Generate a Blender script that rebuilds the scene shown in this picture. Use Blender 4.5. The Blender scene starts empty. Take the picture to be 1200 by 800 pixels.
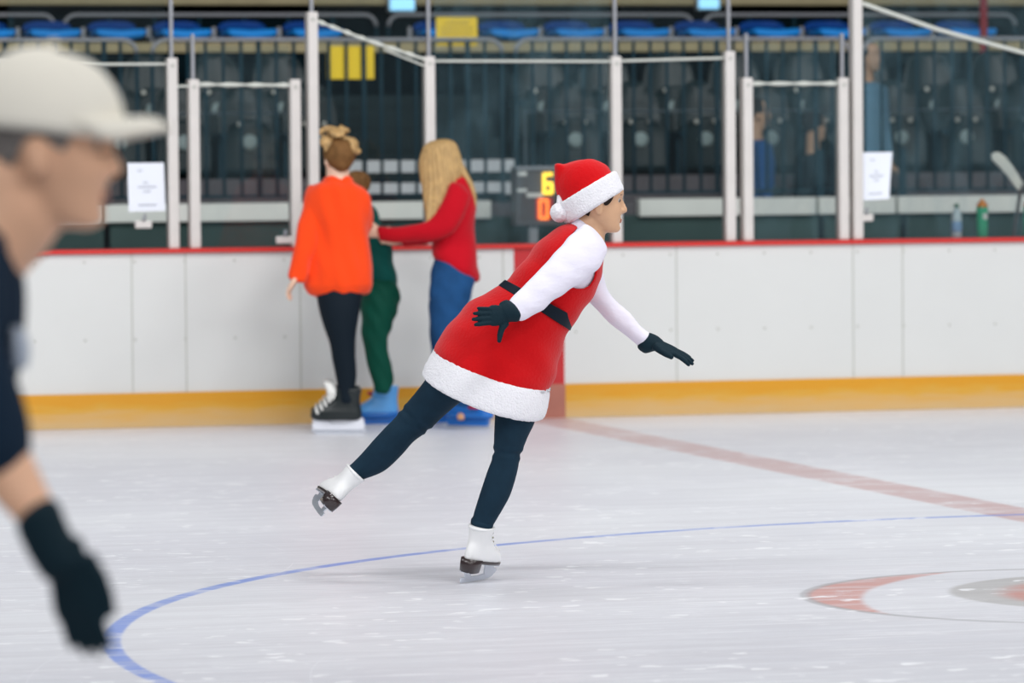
import bpy, bmesh, math, random
from math import sin, cos, pi, radians
from mathutils import Vector, Matrix
random.seed(7)
S = bpy.context.scene
COL = S.collection
V3 = Vector

# ------------------------------------------------------------------ camera
F_PX, CAM_H, PITCH, ROLL, YAW = 5454.35, 1.59, -0.04, -0.0081, 0.2596
fw = V3((sin(YAW)*cos(PITCH), cos(YAW)*cos(PITCH), sin(PITCH)))
r0 = V3((cos(YAW), -sin(YAW), 0)); u0 = r0.cross(fw)
RT = r0*cos(ROLL) + u0*sin(ROLL)
UP = u0*cos(ROLL) - r0*sin(ROLL)
CAMP = V3((0, 0, CAM_H))
cam = bpy.data.cameras.new('camera'); camo = bpy.data.objects.new('camera', cam); COL.objects.link(camo)
cam.sensor_width = 36; cam.lens = F_PX/1200*36
camo.matrix_world = Matrix(((RT.x, UP.x, -fw.x, 0), (RT.y, UP.y, -fw.y, 0), (RT.z, UP.z, -fw.z, CAM_H), (0, 0, 0, 1)))
cam.clip_end = 300
cam.dof.use_dof = True; cam.dof.focus_distance = 17.35; cam.dof.aperture_fstop = cam.lens/1000/0.046
S.camera = camo
S.view_settings.view_transform = 'Standard'; S.view_settings.look = 'None'
S.view_settings.gamma = 1; S.view_settings.exposure = 0.0
S.view_settings.use_curve_mapping = False
S.cycles.use_denoising = True
S.cycles.max_bounces = 8; S.cycles.transparent_max_bounces = 16

# ------------------------------------------------------------------ light
W = bpy.data.worlds.new('world'); S.world = W; W.use_nodes = True
W.node_tree.nodes['Background'].inputs[0].default_value = (0.80, 0.90, 1.0, 1)
W.node_tree.nodes['Background'].inputs[1].default_value = 0.14
def area(name, loc, size, energy, color=(1, 1, 1), target=None):
    l = bpy.data.lights.new(name, 'AREA'); l.shape = 'RECTANGLE'; l.size, l.size_y = size
    l.energy = energy; l.color = color
    o = bpy.data.objects.new(name, l); COL.objects.link(o); o.location = loc
    if target is not None:
        o.rotation_euler = (V3(target)-V3(loc)).to_track_quat('-Z', 'Y').to_euler()
    return o
# rows of hall lamps high above the ice
for y, e, ty in ((-3, 410, 20), (6, 290, 25), (13, 360, 20), (20, 320, 23)):
    for x in (-5, 6, 16):
        area('hall_lamp', (x, y, 9.0), (5.0, 0.8), e, (0.985, 0.985, 0.99), (x*.6+3, ty, 0.5))

def at(px, py, Z):
    return CAMP + (fw + RT*((px-600)/F_PX) + UP*((400-py)/F_PX))*Z
def onY(px, py, Y):
    d = fw + RT*((px-600)/F_PX) + UP*((400-py)/F_PX)
    return CAMP + d*(Y/d.y)
def onZ(px, py, z=0.0):
    d = fw + RT*((px-600)/F_PX) + UP*((400-py)/F_PX)
    return CAMP + d*((z-CAM_H)/d.z)

# ------------------------------------------------------------------ materials
def srgb(c):
    return tuple(((x/255)/12.92 if x/255 <= 0.04045 else ((x/255+0.055)/1.055)**2.4) for x in c)
def N(nt, t, **k):
    n = nt.nodes.new(t)
    for a, b in k.items(): setattr(n, a, b)
    return n
def mat(name, rgb, rough=0.6, metal=0.0, bump=0.0, bscale=60, var=0.0, vscale=6, spec=0.5, emit=None, coat=0, sheen=0, stretch=None):
    m = bpy.data.materials.new(name); m.use_nodes = True; nt = m.node_tree
    b = nt.nodes['Principled BSDF']; c = srgb(rgb) + (1,)
    b.inputs['Base Color'].default_value = c
    b.inputs['Roughness'].default_value = rough; b.inputs['Metallic'].default_value = metal
    b.inputs['Specular IOR Level'].default_value = spec
    b.inputs['Coat Weight'].default_value = coat; b.inputs['Sheen Weight'].default_value = sheen
    if emit:
        b.inputs['Emission Color'].default_value = srgb(emit[:3]) + (1,); b.inputs['Emission Strength'].default_value = emit[3]
    if var or bump:
        tc = N(nt, 'ShaderNodeTexCoord'); mp = N(nt, 'ShaderNodeMapping')
        nt.links.new(tc.outputs['Object'], mp.inputs[0])
        if stretch: mp.inputs['Scale'].default_value = stretch
    if var:
        n = N(nt, 'ShaderNodeTexNoise'); n.inputs['Scale'].default_value = vscale; n.inputs['Detail'].default_value = 4
        nt.links.new(mp.outputs[0], n.inputs['Vector'])
        mx = N(nt, 'ShaderNodeMix', data_type='RGBA')
        mr = N(nt, 'ShaderNodeMapRange'); mr.inputs[1].default_value = .3; mr.inputs[2].default_value = .7
        nt.links.new(n.outputs[0], mr.inputs[0]); nt.links.new(mr.outputs[0], mx.inputs[0])
        mx.inputs[6].default_value = tuple(x*(1-var) for x in c[:3]) + (1,)
        mx.inputs[7].default_value = tuple(min(1, x*(1+var)) for x in c[:3]) + (1,)
        nt.links.new(mx.outputs[2], b.inputs['Base Color'])
    if bump:
        n = N(nt, 'ShaderNodeTexNoise'); n.inputs['Scale'].default_value = bscale; n.inputs['Detail'].default_value = 3
        nt.links.new(mp.outputs[0], n.inputs['Vector'])
        bp = N(nt, 'ShaderNodeBump'); bp.inputs['Strength'].default_value = bump; bp.inputs['Distance'].default_value = 0.01
        nt.links.new(n.outputs[0], bp.inputs['Height']); nt.links.new(bp.outputs[0], b.inputs['Normal'])
    return m

M = {}
M['skin'] = mat('skin', (204, 162, 128), .5, var=.06, vscale=12)
M['skin_pale'] = mat('skin_pale', (226, 190, 165), .5, var=.05, vscale=12)
M['skin_tan'] = mat('skin_tan', (236, 184, 150), .5, var=.07, vscale=12)
M['santa_red'] = mat('santa_red', (196, 3, 12), .85, bump=.25, bscale=90, var=.05, vscale=5, sheen=.15, spec=.15)
M['fur'] = mat('white_fur', (232, 231, 236), .95, bump=.6, bscale=140, sheen=.3, spec=.15)
M['white_knit'] = mat('white_knit', (228, 225, 238), .85, bump=.35, bscale=22, stretch=(1, 1, 2.0), spec=.15)
M['legging'] = mat('legging', (22, 46, 62), .75, bump=.1, bscale=200, var=.1, vscale=20, spec=.15)
M['belt'] = mat('belt_black', (14, 26, 38), .55, spec=.15)
M['glove'] = mat('glove_black', (14, 38, 48), .65, bump=.3, bscale=60, spec=.15)
M['boot_white'] = mat('boot_white', (236, 236, 236), .4, var=.02)
M['sole_brown'] = mat('sole_brown', (46, 33, 33), .3, coat=.4)
M['steel'] = mat('steel', (208, 212, 220), .3, metal=.55)
M['hook'] = mat('hook_metal', (150, 148, 130), .3, metal=1)
M['hair_dark'] = mat('hair_dark', (44, 36, 34), .6, bump=.3, bscale=150, spec=.08)
M['hair_grey'] = mat('hair_grey', (128, 122, 118), .8, bump=.4, bscale=150, var=.2, vscale=40)
M['lip'] = mat('lip', (184, 122, 104), .5)
M['eye'] = mat('eye_white', (176, 166, 158), .3)
M['iris'] = mat('iris', (50, 34, 26), .2)
M['cap'] = mat('cap_cream', (248, 242, 228), .9, bump=.15, bscale=200)
M['navy'] = mat('navy_shirt', (22, 40, 58), .85, bump=.2, bscale=40, spec=.15)
M['print'] = mat('shirt_print', (170, 180, 195), .8)
M['orange'] = mat('orange_knit', (242, 70, 18), .85, bump=.35, bscale=50, sheen=.2, spec=.15)
M['crimson'] = mat('crimson_knit', (186, 6, 28), .85, bump=.35, bscale=50, sheen=.1, spec=.15)
M['jeans'] = mat('jeans', (28, 72, 118), .8, var=.22, vscale=9, bump=.2, bscale=80, spec=.15)
M['jeans_dark'] = mat('dark_jeans', (30, 36, 50), .8, bump=.2, bscale=80, spec=.15)
M['green'] = mat('green_trousers', (10, 78, 62), .7, bump=.5, bscale=14, var=.1, spec=.15)
M['teal'] = mat('teal_jacket', (10, 82, 76), .7, bump=.4, bscale=20, spec=.15)
M['black'] = mat('black_fabric', (14, 26, 36), .75, bump=.2, bscale=80, spec=.15)
M['blackboot'] = mat('black_boot', (16, 26, 28), .35)
M['offwhite'] = mat('lace_white', (232, 232, 228), .7)
M['whiteplastic'] = mat('white_plastic', (222, 224, 232), .35)
M['blueboot'] = mat('blue_boot', (96, 170, 235), .3)
M['bluedeep'] = mat('blue_plastic', (24, 110, 196), .3)
M['redclip'] = mat('red_clip', (212, 40, 70), .35)
M['peach'] = mat('peach_wheel', (240, 178, 130), .4)
M['post'] = mat('post_offwhite', (212, 207, 203), .45, var=.03, vscale=8)
M['capred'] = mat('cap_red', (206, 40, 34), .4)
M['rope'] = mat('rope', (205, 208, 200), .7)
M['paper'] = mat('paper', (232, 236, 246), .7)
M['ink'] = mat('ink_grey', (140, 144, 156), .8)
M['rail'] = mat('rail_grey', (150, 152, 158), .45, metal=.2)
M['bar'] = mat('bar_dark', (30, 58, 70), .5, spec=.08)
M['bolt'] = mat('bolt_pale', (225, 225, 215), .35)
M['bar_light'] = mat('bar_light', (96, 108, 116), .5, spec=.2)
M['seat_black'] = mat('seat_black', (28, 46, 50), .34, spec=.3)
M['seat_blue'] = mat('seat_blue', (40, 156, 250), .4, spec=.2)
M['seat_blue_shaded'] = mat('seat_blue_shaded', (10, 66, 140), .5, spec=.2)  # darker copy of the seat blue, with shade put into the backrest colour
M['disc'] = mat('disc_white', (150, 168, 168), .5)
M['ledge'] = mat('ledge_white', (240, 240, 234), .5, var=.04, vscale=3)
M['nosing'] = mat('nosing_white', (225, 228, 232), .6)
M['concrete'] = mat('concrete_tan', (176, 164, 128), .9, var=.1, vscale=5)
M['concrete_dk'] = mat('concrete_dark', (40, 54, 58), .9, var=.15, vscale=3, spec=.08)
M['tread'] = mat('tread_grey', (104, 100, 104), .9, var=.15, vscale=6, spec=.08)
M['under'] = mat('panel_green', (66, 86, 84), .8, var=.2, vscale=1.5, spec=.08)
M['yellow'] = mat('sign_yellow', (252, 214, 12), .5)
M['sign_ink'] = mat('sign_ink', (196, 160, 20), .6)
M['wall'] = mat('wall_teal', (8, 24, 30), .95, spec=.08)
M['scorebox'] = mat('scorebox', (92, 86, 88), .5, var=.1, vscale=6)
M['scoreface'] = mat('scoreface', (84, 70, 70), .4)
M['led_y'] = mat('led_yellow', (60, 40, 0), .5, emit=(255, 205, 60, 2.6))
M['led_r'] = mat('led_red', (60, 10, 0), .5, emit=(255, 120, 44, 2.4))
M['led_core'] = mat('led_core', (80, 8, 0), .5, emit=(200, 24, 10, .7))
M['led_off'] = mat('led_off', (90, 24, 16), .5)
M['blonde'] = mat('hair_blonde', (182, 148, 96), .6, bump=.5, bscale=40, var=.28, vscale=26, stretch=(4, 4, .35))
M['blonde_dk'] = mat('hair_bun', (184, 148, 96), .6, bump=.6, bscale=60, var=.4, vscale=30)
M['brownhair'] = mat('hair_brown', (112, 80, 48), .6, bump=.5, bscale=60, var=.3, vscale=30, spec=.08)
M['clear'] = mat('bottle_clear', (215, 230, 236), .15)
M['label'] = mat('label_blue', (150, 190, 235), .5)
M['greenb'] = mat('bottle_green', (60, 186, 138), .4)
M['orangecap'] = mat('orange_cap', (246, 150, 60), .4)
M['greencap'] = mat('green_cap', (40, 120, 90), .4)
M['tape'] = mat('stick_blade', (248, 246, 236), .6)
M['shaft'] = mat('stick_shaft', (96, 84, 84), .5)
M['redpole'] = mat('red_pole', (150, 44, 50), .5)
M['lightblue'] = mat('light_blue_shirt', (104, 146, 172), .8)
M['bluejacket'] = mat('blue_jacket', (22, 84, 150), .8)
M['lampblue'] = mat('lamp_panel', (150, 215, 250), .4, emit=(150, 215, 255, 1.0))
M['khaki'] = mat('khaki_coat', (92, 88, 66), .8)

def ice_material():
    m = bpy.data.materials.new('ice'); m.use_nodes = True; nt = m.node_tree; L = nt.links.new
    b = nt.nodes['Principled BSDF']
    tc = N(nt, 'ShaderNodeTexCoord'); P = tc.outputs['Object']
    sx = N(nt, 'ShaderNodeSeparateXYZ'); L(P, sx.inputs[0])
    def mth(op, a, bb=None, c=None):
        n = N(nt, 'ShaderNodeMath', operation=op)
        for i, v in enumerate((a, bb, c)):
            if v is None: continue
            if isinstance(v, (int, float)): n.inputs[i].default_value = v
            else: L(v, n.inputs[i])
        return n.outputs[0]
    def noise(scale, detail=4, stretch=(1, 1, 1), rot=0, rough=.5, dist=0):
        mp = N(nt, 'ShaderNodeMapping'); mp.inputs['Scale'].default_value = stretch; mp.inputs['Rotation'].default_value = (0, 0, rot)
        L(P, mp.inputs[0]); n = N(nt, 'ShaderNodeTexNoise'); n.inputs['Scale'].default_value = scale
        n.inputs['Detail'].default_value = detail; n.inputs['Roughness'].default_value = rough; n.inputs['Distortion'].default_value = dist
        L(mp.outputs[0], n.inputs['Vector']); return n.outputs[0]
    def ramp(v, a, bb):
        n = N(nt, 'ShaderNodeMapRange'); n.interpolation_type = 'SMOOTHSTEP'; L(v, n.inputs[0])
        n.inputs[1].default_value = a; n.inputs[2].default_value = bb; return n.outputs[0]
    def mixc(f, a, c):
        n = N(nt, 'ShaderNodeMix', data_type='RGBA'); L(f, n.inputs[0])
        for i, v in ((6, a), (7, c)):
            if isinstance(v, tuple): n.inputs[i].default_value = v + (1,)
            else: L(v, n.inputs[i])
        return n.outputs[2]
    def dist(cx, cy):
        dx = mth('SUBTRACT', sx.outputs[0], cx); dy = mth('SUBTRACT', sx.outputs[1], cy)
        return mth('SQRT', mth('ADD', mth('MULTIPLY', dx, dx), mth('MULTIPLY', dy, dy)))
    broad = noise(.35, 3); fine = noise(3.2, 6, (1, 1, 1), rough=.65, dist=1.0)
    streak = noise(2.0, 6, (.35, 3.2, 1), rot=-.25, rough=.6)
    streak2 = noise(5.0, 5, (.22, 5.0, 1), rot=-.45, rough=.6)
    col = mixc(ramp(broad, .3, .7), srgb((216, 217, 224)), srgb((230, 232, 236)))
    worn = mth('SUBTRACT', 1.0, ramp(mth('ADD', sx.outputs[1], mth('MULTIPLY', broad, 5.0)), 14.0, 25.0))
    col = mixc(mth('MULTIPLY', ramp(streak, .42, .64), mth('ADD', .14, mth('MULTIPLY', worn, .30))), col, srgb((196, 194, 198)))
    # snow dust and cut marks grow denser towards the near ice where the skaters practise
    col = mixc(mth('MULTIPLY', ramp(fine, .52, .68), .5), col, srgb((236, 237, 242)))
    col = mixc(mth('MULTIPLY', ramp(streak2, .58, .68), .6), col, srgb((240, 241, 246)))
    col = mixc(mth('MULTIPLY', worn, .50), col, srgb((196, 195, 202)))
    sc1 = noise(9.0, 5, (.16, 4.0, 1), rot=.15, rough=.7); sc2 = noise(7.0, 5, (.20, 5.0, 1), rot=-.75, rough=.7)
    col = mixc(mth('MULTIPLY', mth('MULTIPLY', ramp(sc1, .56, .62), worn), .75), col, srgb((244, 245, 249)))
    col = mixc(mth('MULTIPLY', mth('MULTIPLY', ramp(sc2, .58, .64), worn), .65), col, srgb((244, 245, 249)))
    # wear breaks the paint up
    wear = mth('SUBTRACT', 1.0, mth('MULTIPLY', ramp(fine, .45, .7), .55))
    wear2 = mth('SUBTRACT', 1.0, mth('MULTIPLY', ramp(streak2, .5, .68), .6))
    wear = mth('MULTIPLY', wear, wear2)
    # centre line, 30 cm red under frosted ice
    dl = mth('ABSOLUTE', mth('SUBTRACT', sx.outputs[0], 7.37))
    line = mth('SUBTRACT', 1.0, ramp(dl, .12, .17))
    col = mixc(mth('MULTIPLY', mth('MULTIPLY', line, wear), .60), col, srgb((188, 132, 124)))
    # blue centre circle
    dc = mth('ABSOLUTE', mth('SUBTRACT', dist(7.3677, 14.284), 4.80))
    circ = mth('SUBTRACT', 1.0, ramp(dc, .022, .040))
    col = mixc(mth('MULTIPLY', mth('MULTIPLY', circ, wear), .80), col, srgb((104, 138, 216)))
    # badge painted in the ice: thin dark ring, pale crescent, inner disc
    do = dist(6.287, 15.544); di = dist(7.128, 15.095)
    inside = mth('SUBTRACT', 1.0, ramp(do, 1.01, 1.05)); outi = ramp(di, 1.76, 1.80)
    col = mixc(mth('MULTIPLY', mth('MULTIPLY', mth('MULTIPLY', inside, outi), wear), .72), col, srgb((200, 128, 112)))
    ring = mth('SUBTRACT', 1.0, ramp(mth('ABSOLUTE', mth('SUBTRACT', do, 1.04)), .01, .03))
    col = mixc(mth('MULTIPLY', ring, .38), col, srgb((110, 108, 106)))
    d2 = dist(6.53, 15.58)
    disc = mth('SUBTRACT', 1.0, ramp(d2, .72, .76)); core = mth('SUBTRACT', 1.0, ramp(dist(6.62, 15.50), .60, .72))
    col = mixc(mth('MULTIPLY', disc, .5), col, srgb((150, 146, 138)))
    col = mixc(mth('MULTIPLY', mth('MULTIPLY', core, wear), .7), col, srgb((200, 124, 110)))
    # snow chips lying on the worn practice area
    chip = noise(14, 2, (.5, .7, 1)); patch = noise(.8, 2)
    col = mixc(mth('MULTIPLY', mth('MULTIPLY', ramp(chip, .62, .67), ramp(patch, .42, .55)), .8), col, srgb((246, 247, 250)))
    # curved blade cuts
    def cuts(cx, cy, seed, amp, r0_, r1_):
        dd = dist(cx, cy)
        w = N(nt, 'ShaderNodeTexNoise'); w.noise_dimensions = '1D'; w.inputs['Scale'].default_value = 9; w.inputs['Detail'].default_value = 5; w.inputs['Roughness'].default_value = .9
        L(mth('ADD', dd, seed), w.inputs['W'])
        s = ramp(w.outputs[0], .66, .69)
        msk = noise(.9, 2, rot=seed)
        return mth('MULTIPLY', mth('MULTIPLY', s, ramp(msk, .5, .6)), amp)
    for cx, cy, sd in ((3.0, 11.5, 3.1), (6.2, 13.2, 7.7), (1.2, 18.5, 1.3), (8.5, 19.5, 5.2), (5.0, 10.2, 9.1)):
        col = mixc(cuts(cx, cy, sd, .55, 0, 9), col, srgb((242, 243, 248)))
    L(col, b.inputs['Base Color'])
    rr = N(nt, 'ShaderNodeMapRange'); L(streak, rr.inputs[0]); rr.inputs[3].default_value = .30; rr.inputs[4].default_value = .48
    L(rr.outputs[0], b.inputs['Roughness'])
    b.inputs['Specular IOR Level'].default_value = .35
    bp = N(nt, 'ShaderNodeBump'); bp.inputs['Strength'].default_value = .25; bp.inputs['Distance'].default_value = .003
    L(fine, bp.inputs['Height']); L(bp.outputs[0], b.inputs['Normal'])
    return m
M['ice'] = ice_material()

def board_material():
    m = mat('board_white', (214, 215, 213), .35, var=.015, vscale=2)
    return m
M['board'] = board_material()
M['seam'] = mat('board_seam', (182, 184, 176), .7)
M['stripe_worn'] = mat('stripe_worn', (172, 108, 92), .5, var=.1)
M['stripe'] = mat('stripe_red', (190, 34, 40), .4, var=.06)
def kick_material():
    m = bpy.data.materials.new('kick_yellow'); m.use_nodes = True; nt = m.node_tree; L = nt.links.new
    b = nt.nodes['Principled BSDF']; tc = N(nt, 'ShaderNodeTexCoord'); sp = N(nt, 'ShaderNodeSeparateXYZ'); L(tc.outputs['Object'], sp.inputs[0])
    mp = N(nt, 'ShaderNodeMapping'); mp.inputs['Scale'].default_value = (1, 1, 9); L(tc.outputs['Object'], mp.inputs[0])
    n = N(nt, 'ShaderNodeTexNoise'); n.inputs['Scale'].default_value = 5; n.inputs['Detail'].default_value = 6; L(mp.outputs[0], n.inputs['Vector'])
    a = N(nt, 'ShaderNodeMath', operation='MULTIPLY_ADD'); L(n.outputs[0], a.inputs[0]); a.inputs[1].default_value = .13; L(sp.outputs[2], a.inputs[2])
    r = N(nt, 'ShaderNodeValToRGB'); L(a.outputs[0], r.inputs[0])
    r.color_ramp.elements[0].position = .05; r.color_ramp.elements[0].color = srgb((204, 174, 126)) + (1,)
    r.color_ramp.elements[1].position = .22; r.color_ramp.elements[1].color = srgb((214, 150, 26)) + (1,)
    e = r.color_ramp.elements.new(.14); e.color = srgb((210, 166, 96)) + (1,)
    e = r.color_ramp.elements.new(.18); e.color = srgb((212, 160, 56)) + (1,)
    L(r.outputs[0], b.inputs['Base Color']); b.inputs['Roughness'].default_value = .4
    return m
M['kick'] = kick_material()
def glass_material(name, scuff, tint=(.965, .985, .98)):
    m = bpy.data.materials.new(name); m.use_nodes = True; nt = m.node_tree; L = nt.links.new
    nt.nodes.remove(nt.nodes['Principled BSDF']); out = nt.nodes['Material Output']
    t = N(nt, 'ShaderNodeBsdfTransparent'); t.inputs[0].default_value = tint + (1,)
    g = N(nt, 'ShaderNodeBsdfGlossy'); g.inputs['Roughness'].default_value = .06
    d = N(nt, 'ShaderNodeBsdfDiffuse'); d.inputs[0].default_value = srgb((116, 150, 162)) + (1,)
    fr = N(nt, 'ShaderNodeFresnel'); fr.inputs[0].default_value = 1.45
    mx = N(nt, 'ShaderNodeMixShader'); L(fr.outputs[0], mx.inputs[0]); L(t.outputs[0], mx.inputs[1]); L(g.outputs[0], mx.inputs[2])
    tc = N(nt, 'ShaderNodeTexCoord'); mp = N(nt, 'ShaderNodeMapping'); mp.inputs['Scale'].default_value = (1.6, 1, .7); L(tc.outputs['Object'], mp.inputs[0])
    n = N(nt, 'ShaderNodeTexNoise'); n.inputs['Scale'].default_value = 4; n.inputs['Detail'].default_value = 6; n.inputs['Roughness'].default_value = .65; n.inputs['Distortion'].default_value = .6
    L(mp.outputs[0], n.inputs['Vector'])
    r = N(nt, 'ShaderNodeMapRange'); L(n.outputs[0], r.inputs[0]); r.inputs[1].default_value = .42; r.inputs[2].default_value = .75
    r.inputs[3].default_value = scuff*.25; r.inputs[4].default_value = scuff
    m2 = N(nt, 'ShaderNodeMixShader'); L(r.outputs[0], m2.inputs[0]); L(mx.outputs[0], m2.inputs[1]); L(d.outputs[0], m2.inputs[2])
    L(m2.outputs[0], out.inputs[0]); return m
M['glass'] = glass_material('rink_glass', .015)
M['glass_scuffed'] = glass_material('rink_glass_scuffed', .13)
M['glass_mid'] = glass_material('rink_glass_worn', .05)

# ------------------------------------------------------------------ object helpers
def link(name, me, m, parent=None, smooth=True):
    o = bpy.data.objects.new(name, me); COL.objects.link(o)
    if m is not None: me.materials.append(m)
    if smooth:
        me.polygons.foreach_set('use_smooth', [True]*len(me.polygons))
    if parent is not None:
        o.parent = parent; o.matrix_parent_inverse = Matrix.Translation(-parent_world(parent))
    return o
def parent_world(p):
    v = V3((0, 0, 0))
    while p is not None:
        v += p.location; p = p.parent if p.type == 'EMPTY' else None
    return v
def empty(name, loc, label, cat, group=None):
    o = bpy.data.objects.new(name, None); COL.objects.link(o); o.location = loc; o.empty_display_size = .1
    return tag(o, label, cat, group)
def tag(o, label=None, cat=None, group=None, kind=None):
    if label: o['label'] = label
    if cat: o['category'] = cat
    if group: o['group'] = group
    if kind: o['kind'] = kind
    return o
def me_from(vs, fs, name='mesh'):
    me = bpy.data.meshes.new(name); me.from_pydata([tuple(v) for v in vs], [], fs); me.validate(); me.update(); return me
class MB:
    def __init__(s): s.v = []; s.f = []
    def add(s, vs, fs):
        k = len(s.v); s.v += [V3(v) for v in vs]; s.f += [tuple(i+k for i in f) for f in fs]; return s
    def box(s, a, b):
        (x0, y0, z0), (x1, y1, z1) = a, b
        return s.add([(x0,y0,z0),(x1,y0,z0),(x1,y1,z0),(x0,y1,z0),(x0,y0,z1),(x1,y0,z1),(x1,y1,z1),(x0,y1,z1)],
                     [(0,3,2,1),(4,5,6,7),(0,1,5,4),(1,2,6,5),(2,3,7,6),(3,0,4,7)])
    def obox(s, c, ax, ay, az):
        c, ax, ay, az = map(V3, (c, ax, ay, az)); vs = []
        for k in (-1, 1):
            for i, j in ((-1,-1),(1,-1),(1,1),(-1,1)): vs.append(c+ax*i+ay*j+az*k)
        return s.add(vs, [(0,3,2,1),(4,5,6,7),(0,1,5,4),(1,2,6,5),(2,3,7,6),(3,0,4,7)])
    def tube(s, pts, rads, seg=10, cap=True):
        pts = [V3(p) for p in pts]; n = len(pts)
        if isinstance(rads, (int, float)): rads = [rads]*n
        t0 = (pts[1]-pts[0]).normalized(); nrm = t0.orthogonal().normalized(); rings = []
        for i, p in enumerate(pts):
            t = ((pts[min(i+1, n-1)]-pts[max(i-1, 0)])).normalized()
            nrm = (nrm - t*nrm.dot(t)).normalized(); bb = t.cross(nrm)
            rings.append([p + (nrm*cos(2*pi*k/seg)+bb*sin(2*pi*k/seg))*rads[i] for k in range(seg)])
        return s.rings(rings, cap)
    def rings(s, rings, cap=True):
        seg = len(rings[0]); vs = [v for r in rings for v in r]; fs = []
        for i in range(len(rings)-1):
            for k in range(seg):
                a = i*seg+k; b = i*seg+(k+1) % seg
                fs.append((a, b, b+seg, a+seg))
        if cap:
            for i, rev in ((0, True), (len(rings)-1, False)):
                c = sum(rings[i], V3())/seg; vs.append(c); ci = len(vs)-1
                for k in range(seg):
                    a = i*seg+k; b = i*seg+(k+1) % seg
                    fs.append((b, a, ci) if rev else (a, b, ci))
        return s.add(vs, fs)
    def ball(s, c, r, nu=14, nv=10, mtx=None):
        c = V3(c); r = (r, r, r) if isinstance(r, (int, float)) else r; vs = []; fs = []
        for j in range(1, nv):
            a = pi*j/nv
            for i in range(nu):
                b = 2*pi*i/nu; p = V3((r[0]*sin(a)*cos(b), r[1]*sin(a)*sin(b), r[2]*cos(a)))
                if mtx: p = mtx @ p
                vs.append(c+p)
        top = V3((0, 0, r[2])); bot = -top
        if mtx: top = mtx @ top; bot = mtx @ bot
        vs += [c+top, c+bot]; T = len(vs)-2
        for j in range(nv-2):
            for i in range(nu):
                a = j*nu+i; b = j*nu+(i+1) % nu; fs.append((a, a+nu, b+nu, b))
        for i in range(nu):
            fs.append((T, i, (i+1) % nu)); a = (nv-2)*nu; fs.append((T+1, a+(i+1) % nu, a+i))
        return s.add(vs, fs)
    def prism(s, poly, d):       # poly: list of Vector (planar), extruded by vector d
        n = len(poly); poly = [V3(p) for p in poly]; d = V3(d)
        vs = poly + [p+d for p in poly]; fs = [tuple(range(n-1, -1, -1)), tuple(range(n, 2*n))]
        for i in range(n): fs.append((i, (i+1) % n, (i+1) % n+n, i+n))
        return s.add(vs, fs)
    def xf(s, mtx): s.v = [mtx @ v for v in s.v]; return s
    def mesh(s): 
        me = me_from(s.v, s.f); bm = bmesh.new(); bm.from_mesh(me); bmesh.ops.recalc_face_normals(bm, faces=bm.faces); bm.to_mesh(me); bm.free(); return me
    def build(s, name, m, parent=None, smooth=True, bevel=0):
        o = link(name, s.mesh(), m, parent, smooth)
        if bevel:
            b = o.modifiers.new('bevel', 'BEVEL'); b.width = bevel; b.segments = 2; b.limit_method = 'ANGLE'
            if not smooth: pass
        return o
def displace(me, fn):
    """move every vertex along its normal by fn(position)"""
    n = len(me.vertices); co = [0.0]*(3*n); no = [0.0]*(3*n)
    me.vertices.foreach_get('co', co); me.vertex_normals.foreach_get('vector', no)
    for i in range(n):
        d = fn(V3(co[3*i:3*i+3]))
        for k in range(3): co[3*i+k] += no[3*i+k]*d
    me.vertices.foreach_set('co', co); me.update()
WS = bpy.data.scenes.new('workshop')
def remesh(mb, voxel=.01, smooth=4, fac=.6):
    me = mb.mesh(); o = bpy.data.objects.new('tmp', me); WS.collection.objects.link(o)
    r = o.modifiers.new('r', 'REMESH'); r.mode = 'VOXEL'; r.voxel_size = voxel; r.use_smooth_shade = True
    if smooth:
        q = o.modifiers.new('s', 'SMOOTH'); q.iterations = smooth; q.factor = fac
    with bpy.context.temp_override(scene=WS, view_layer=WS.view_layers[0]):
        dg = bpy.context.evaluated_depsgraph_get()
        out = bpy.data.meshes.new_from_object(o.evaluated_get(dg))
    bpy.data.objects.remove(o)
    return out
def cr(p0, p1, p2, p3, t):
    return (p1*2 + (p2-p0)*t + (p0*2-p1*5+p2*4-p3)*t*t + (p1*3-p0-p2*3+p3)*t*t*t)*.5
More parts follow.
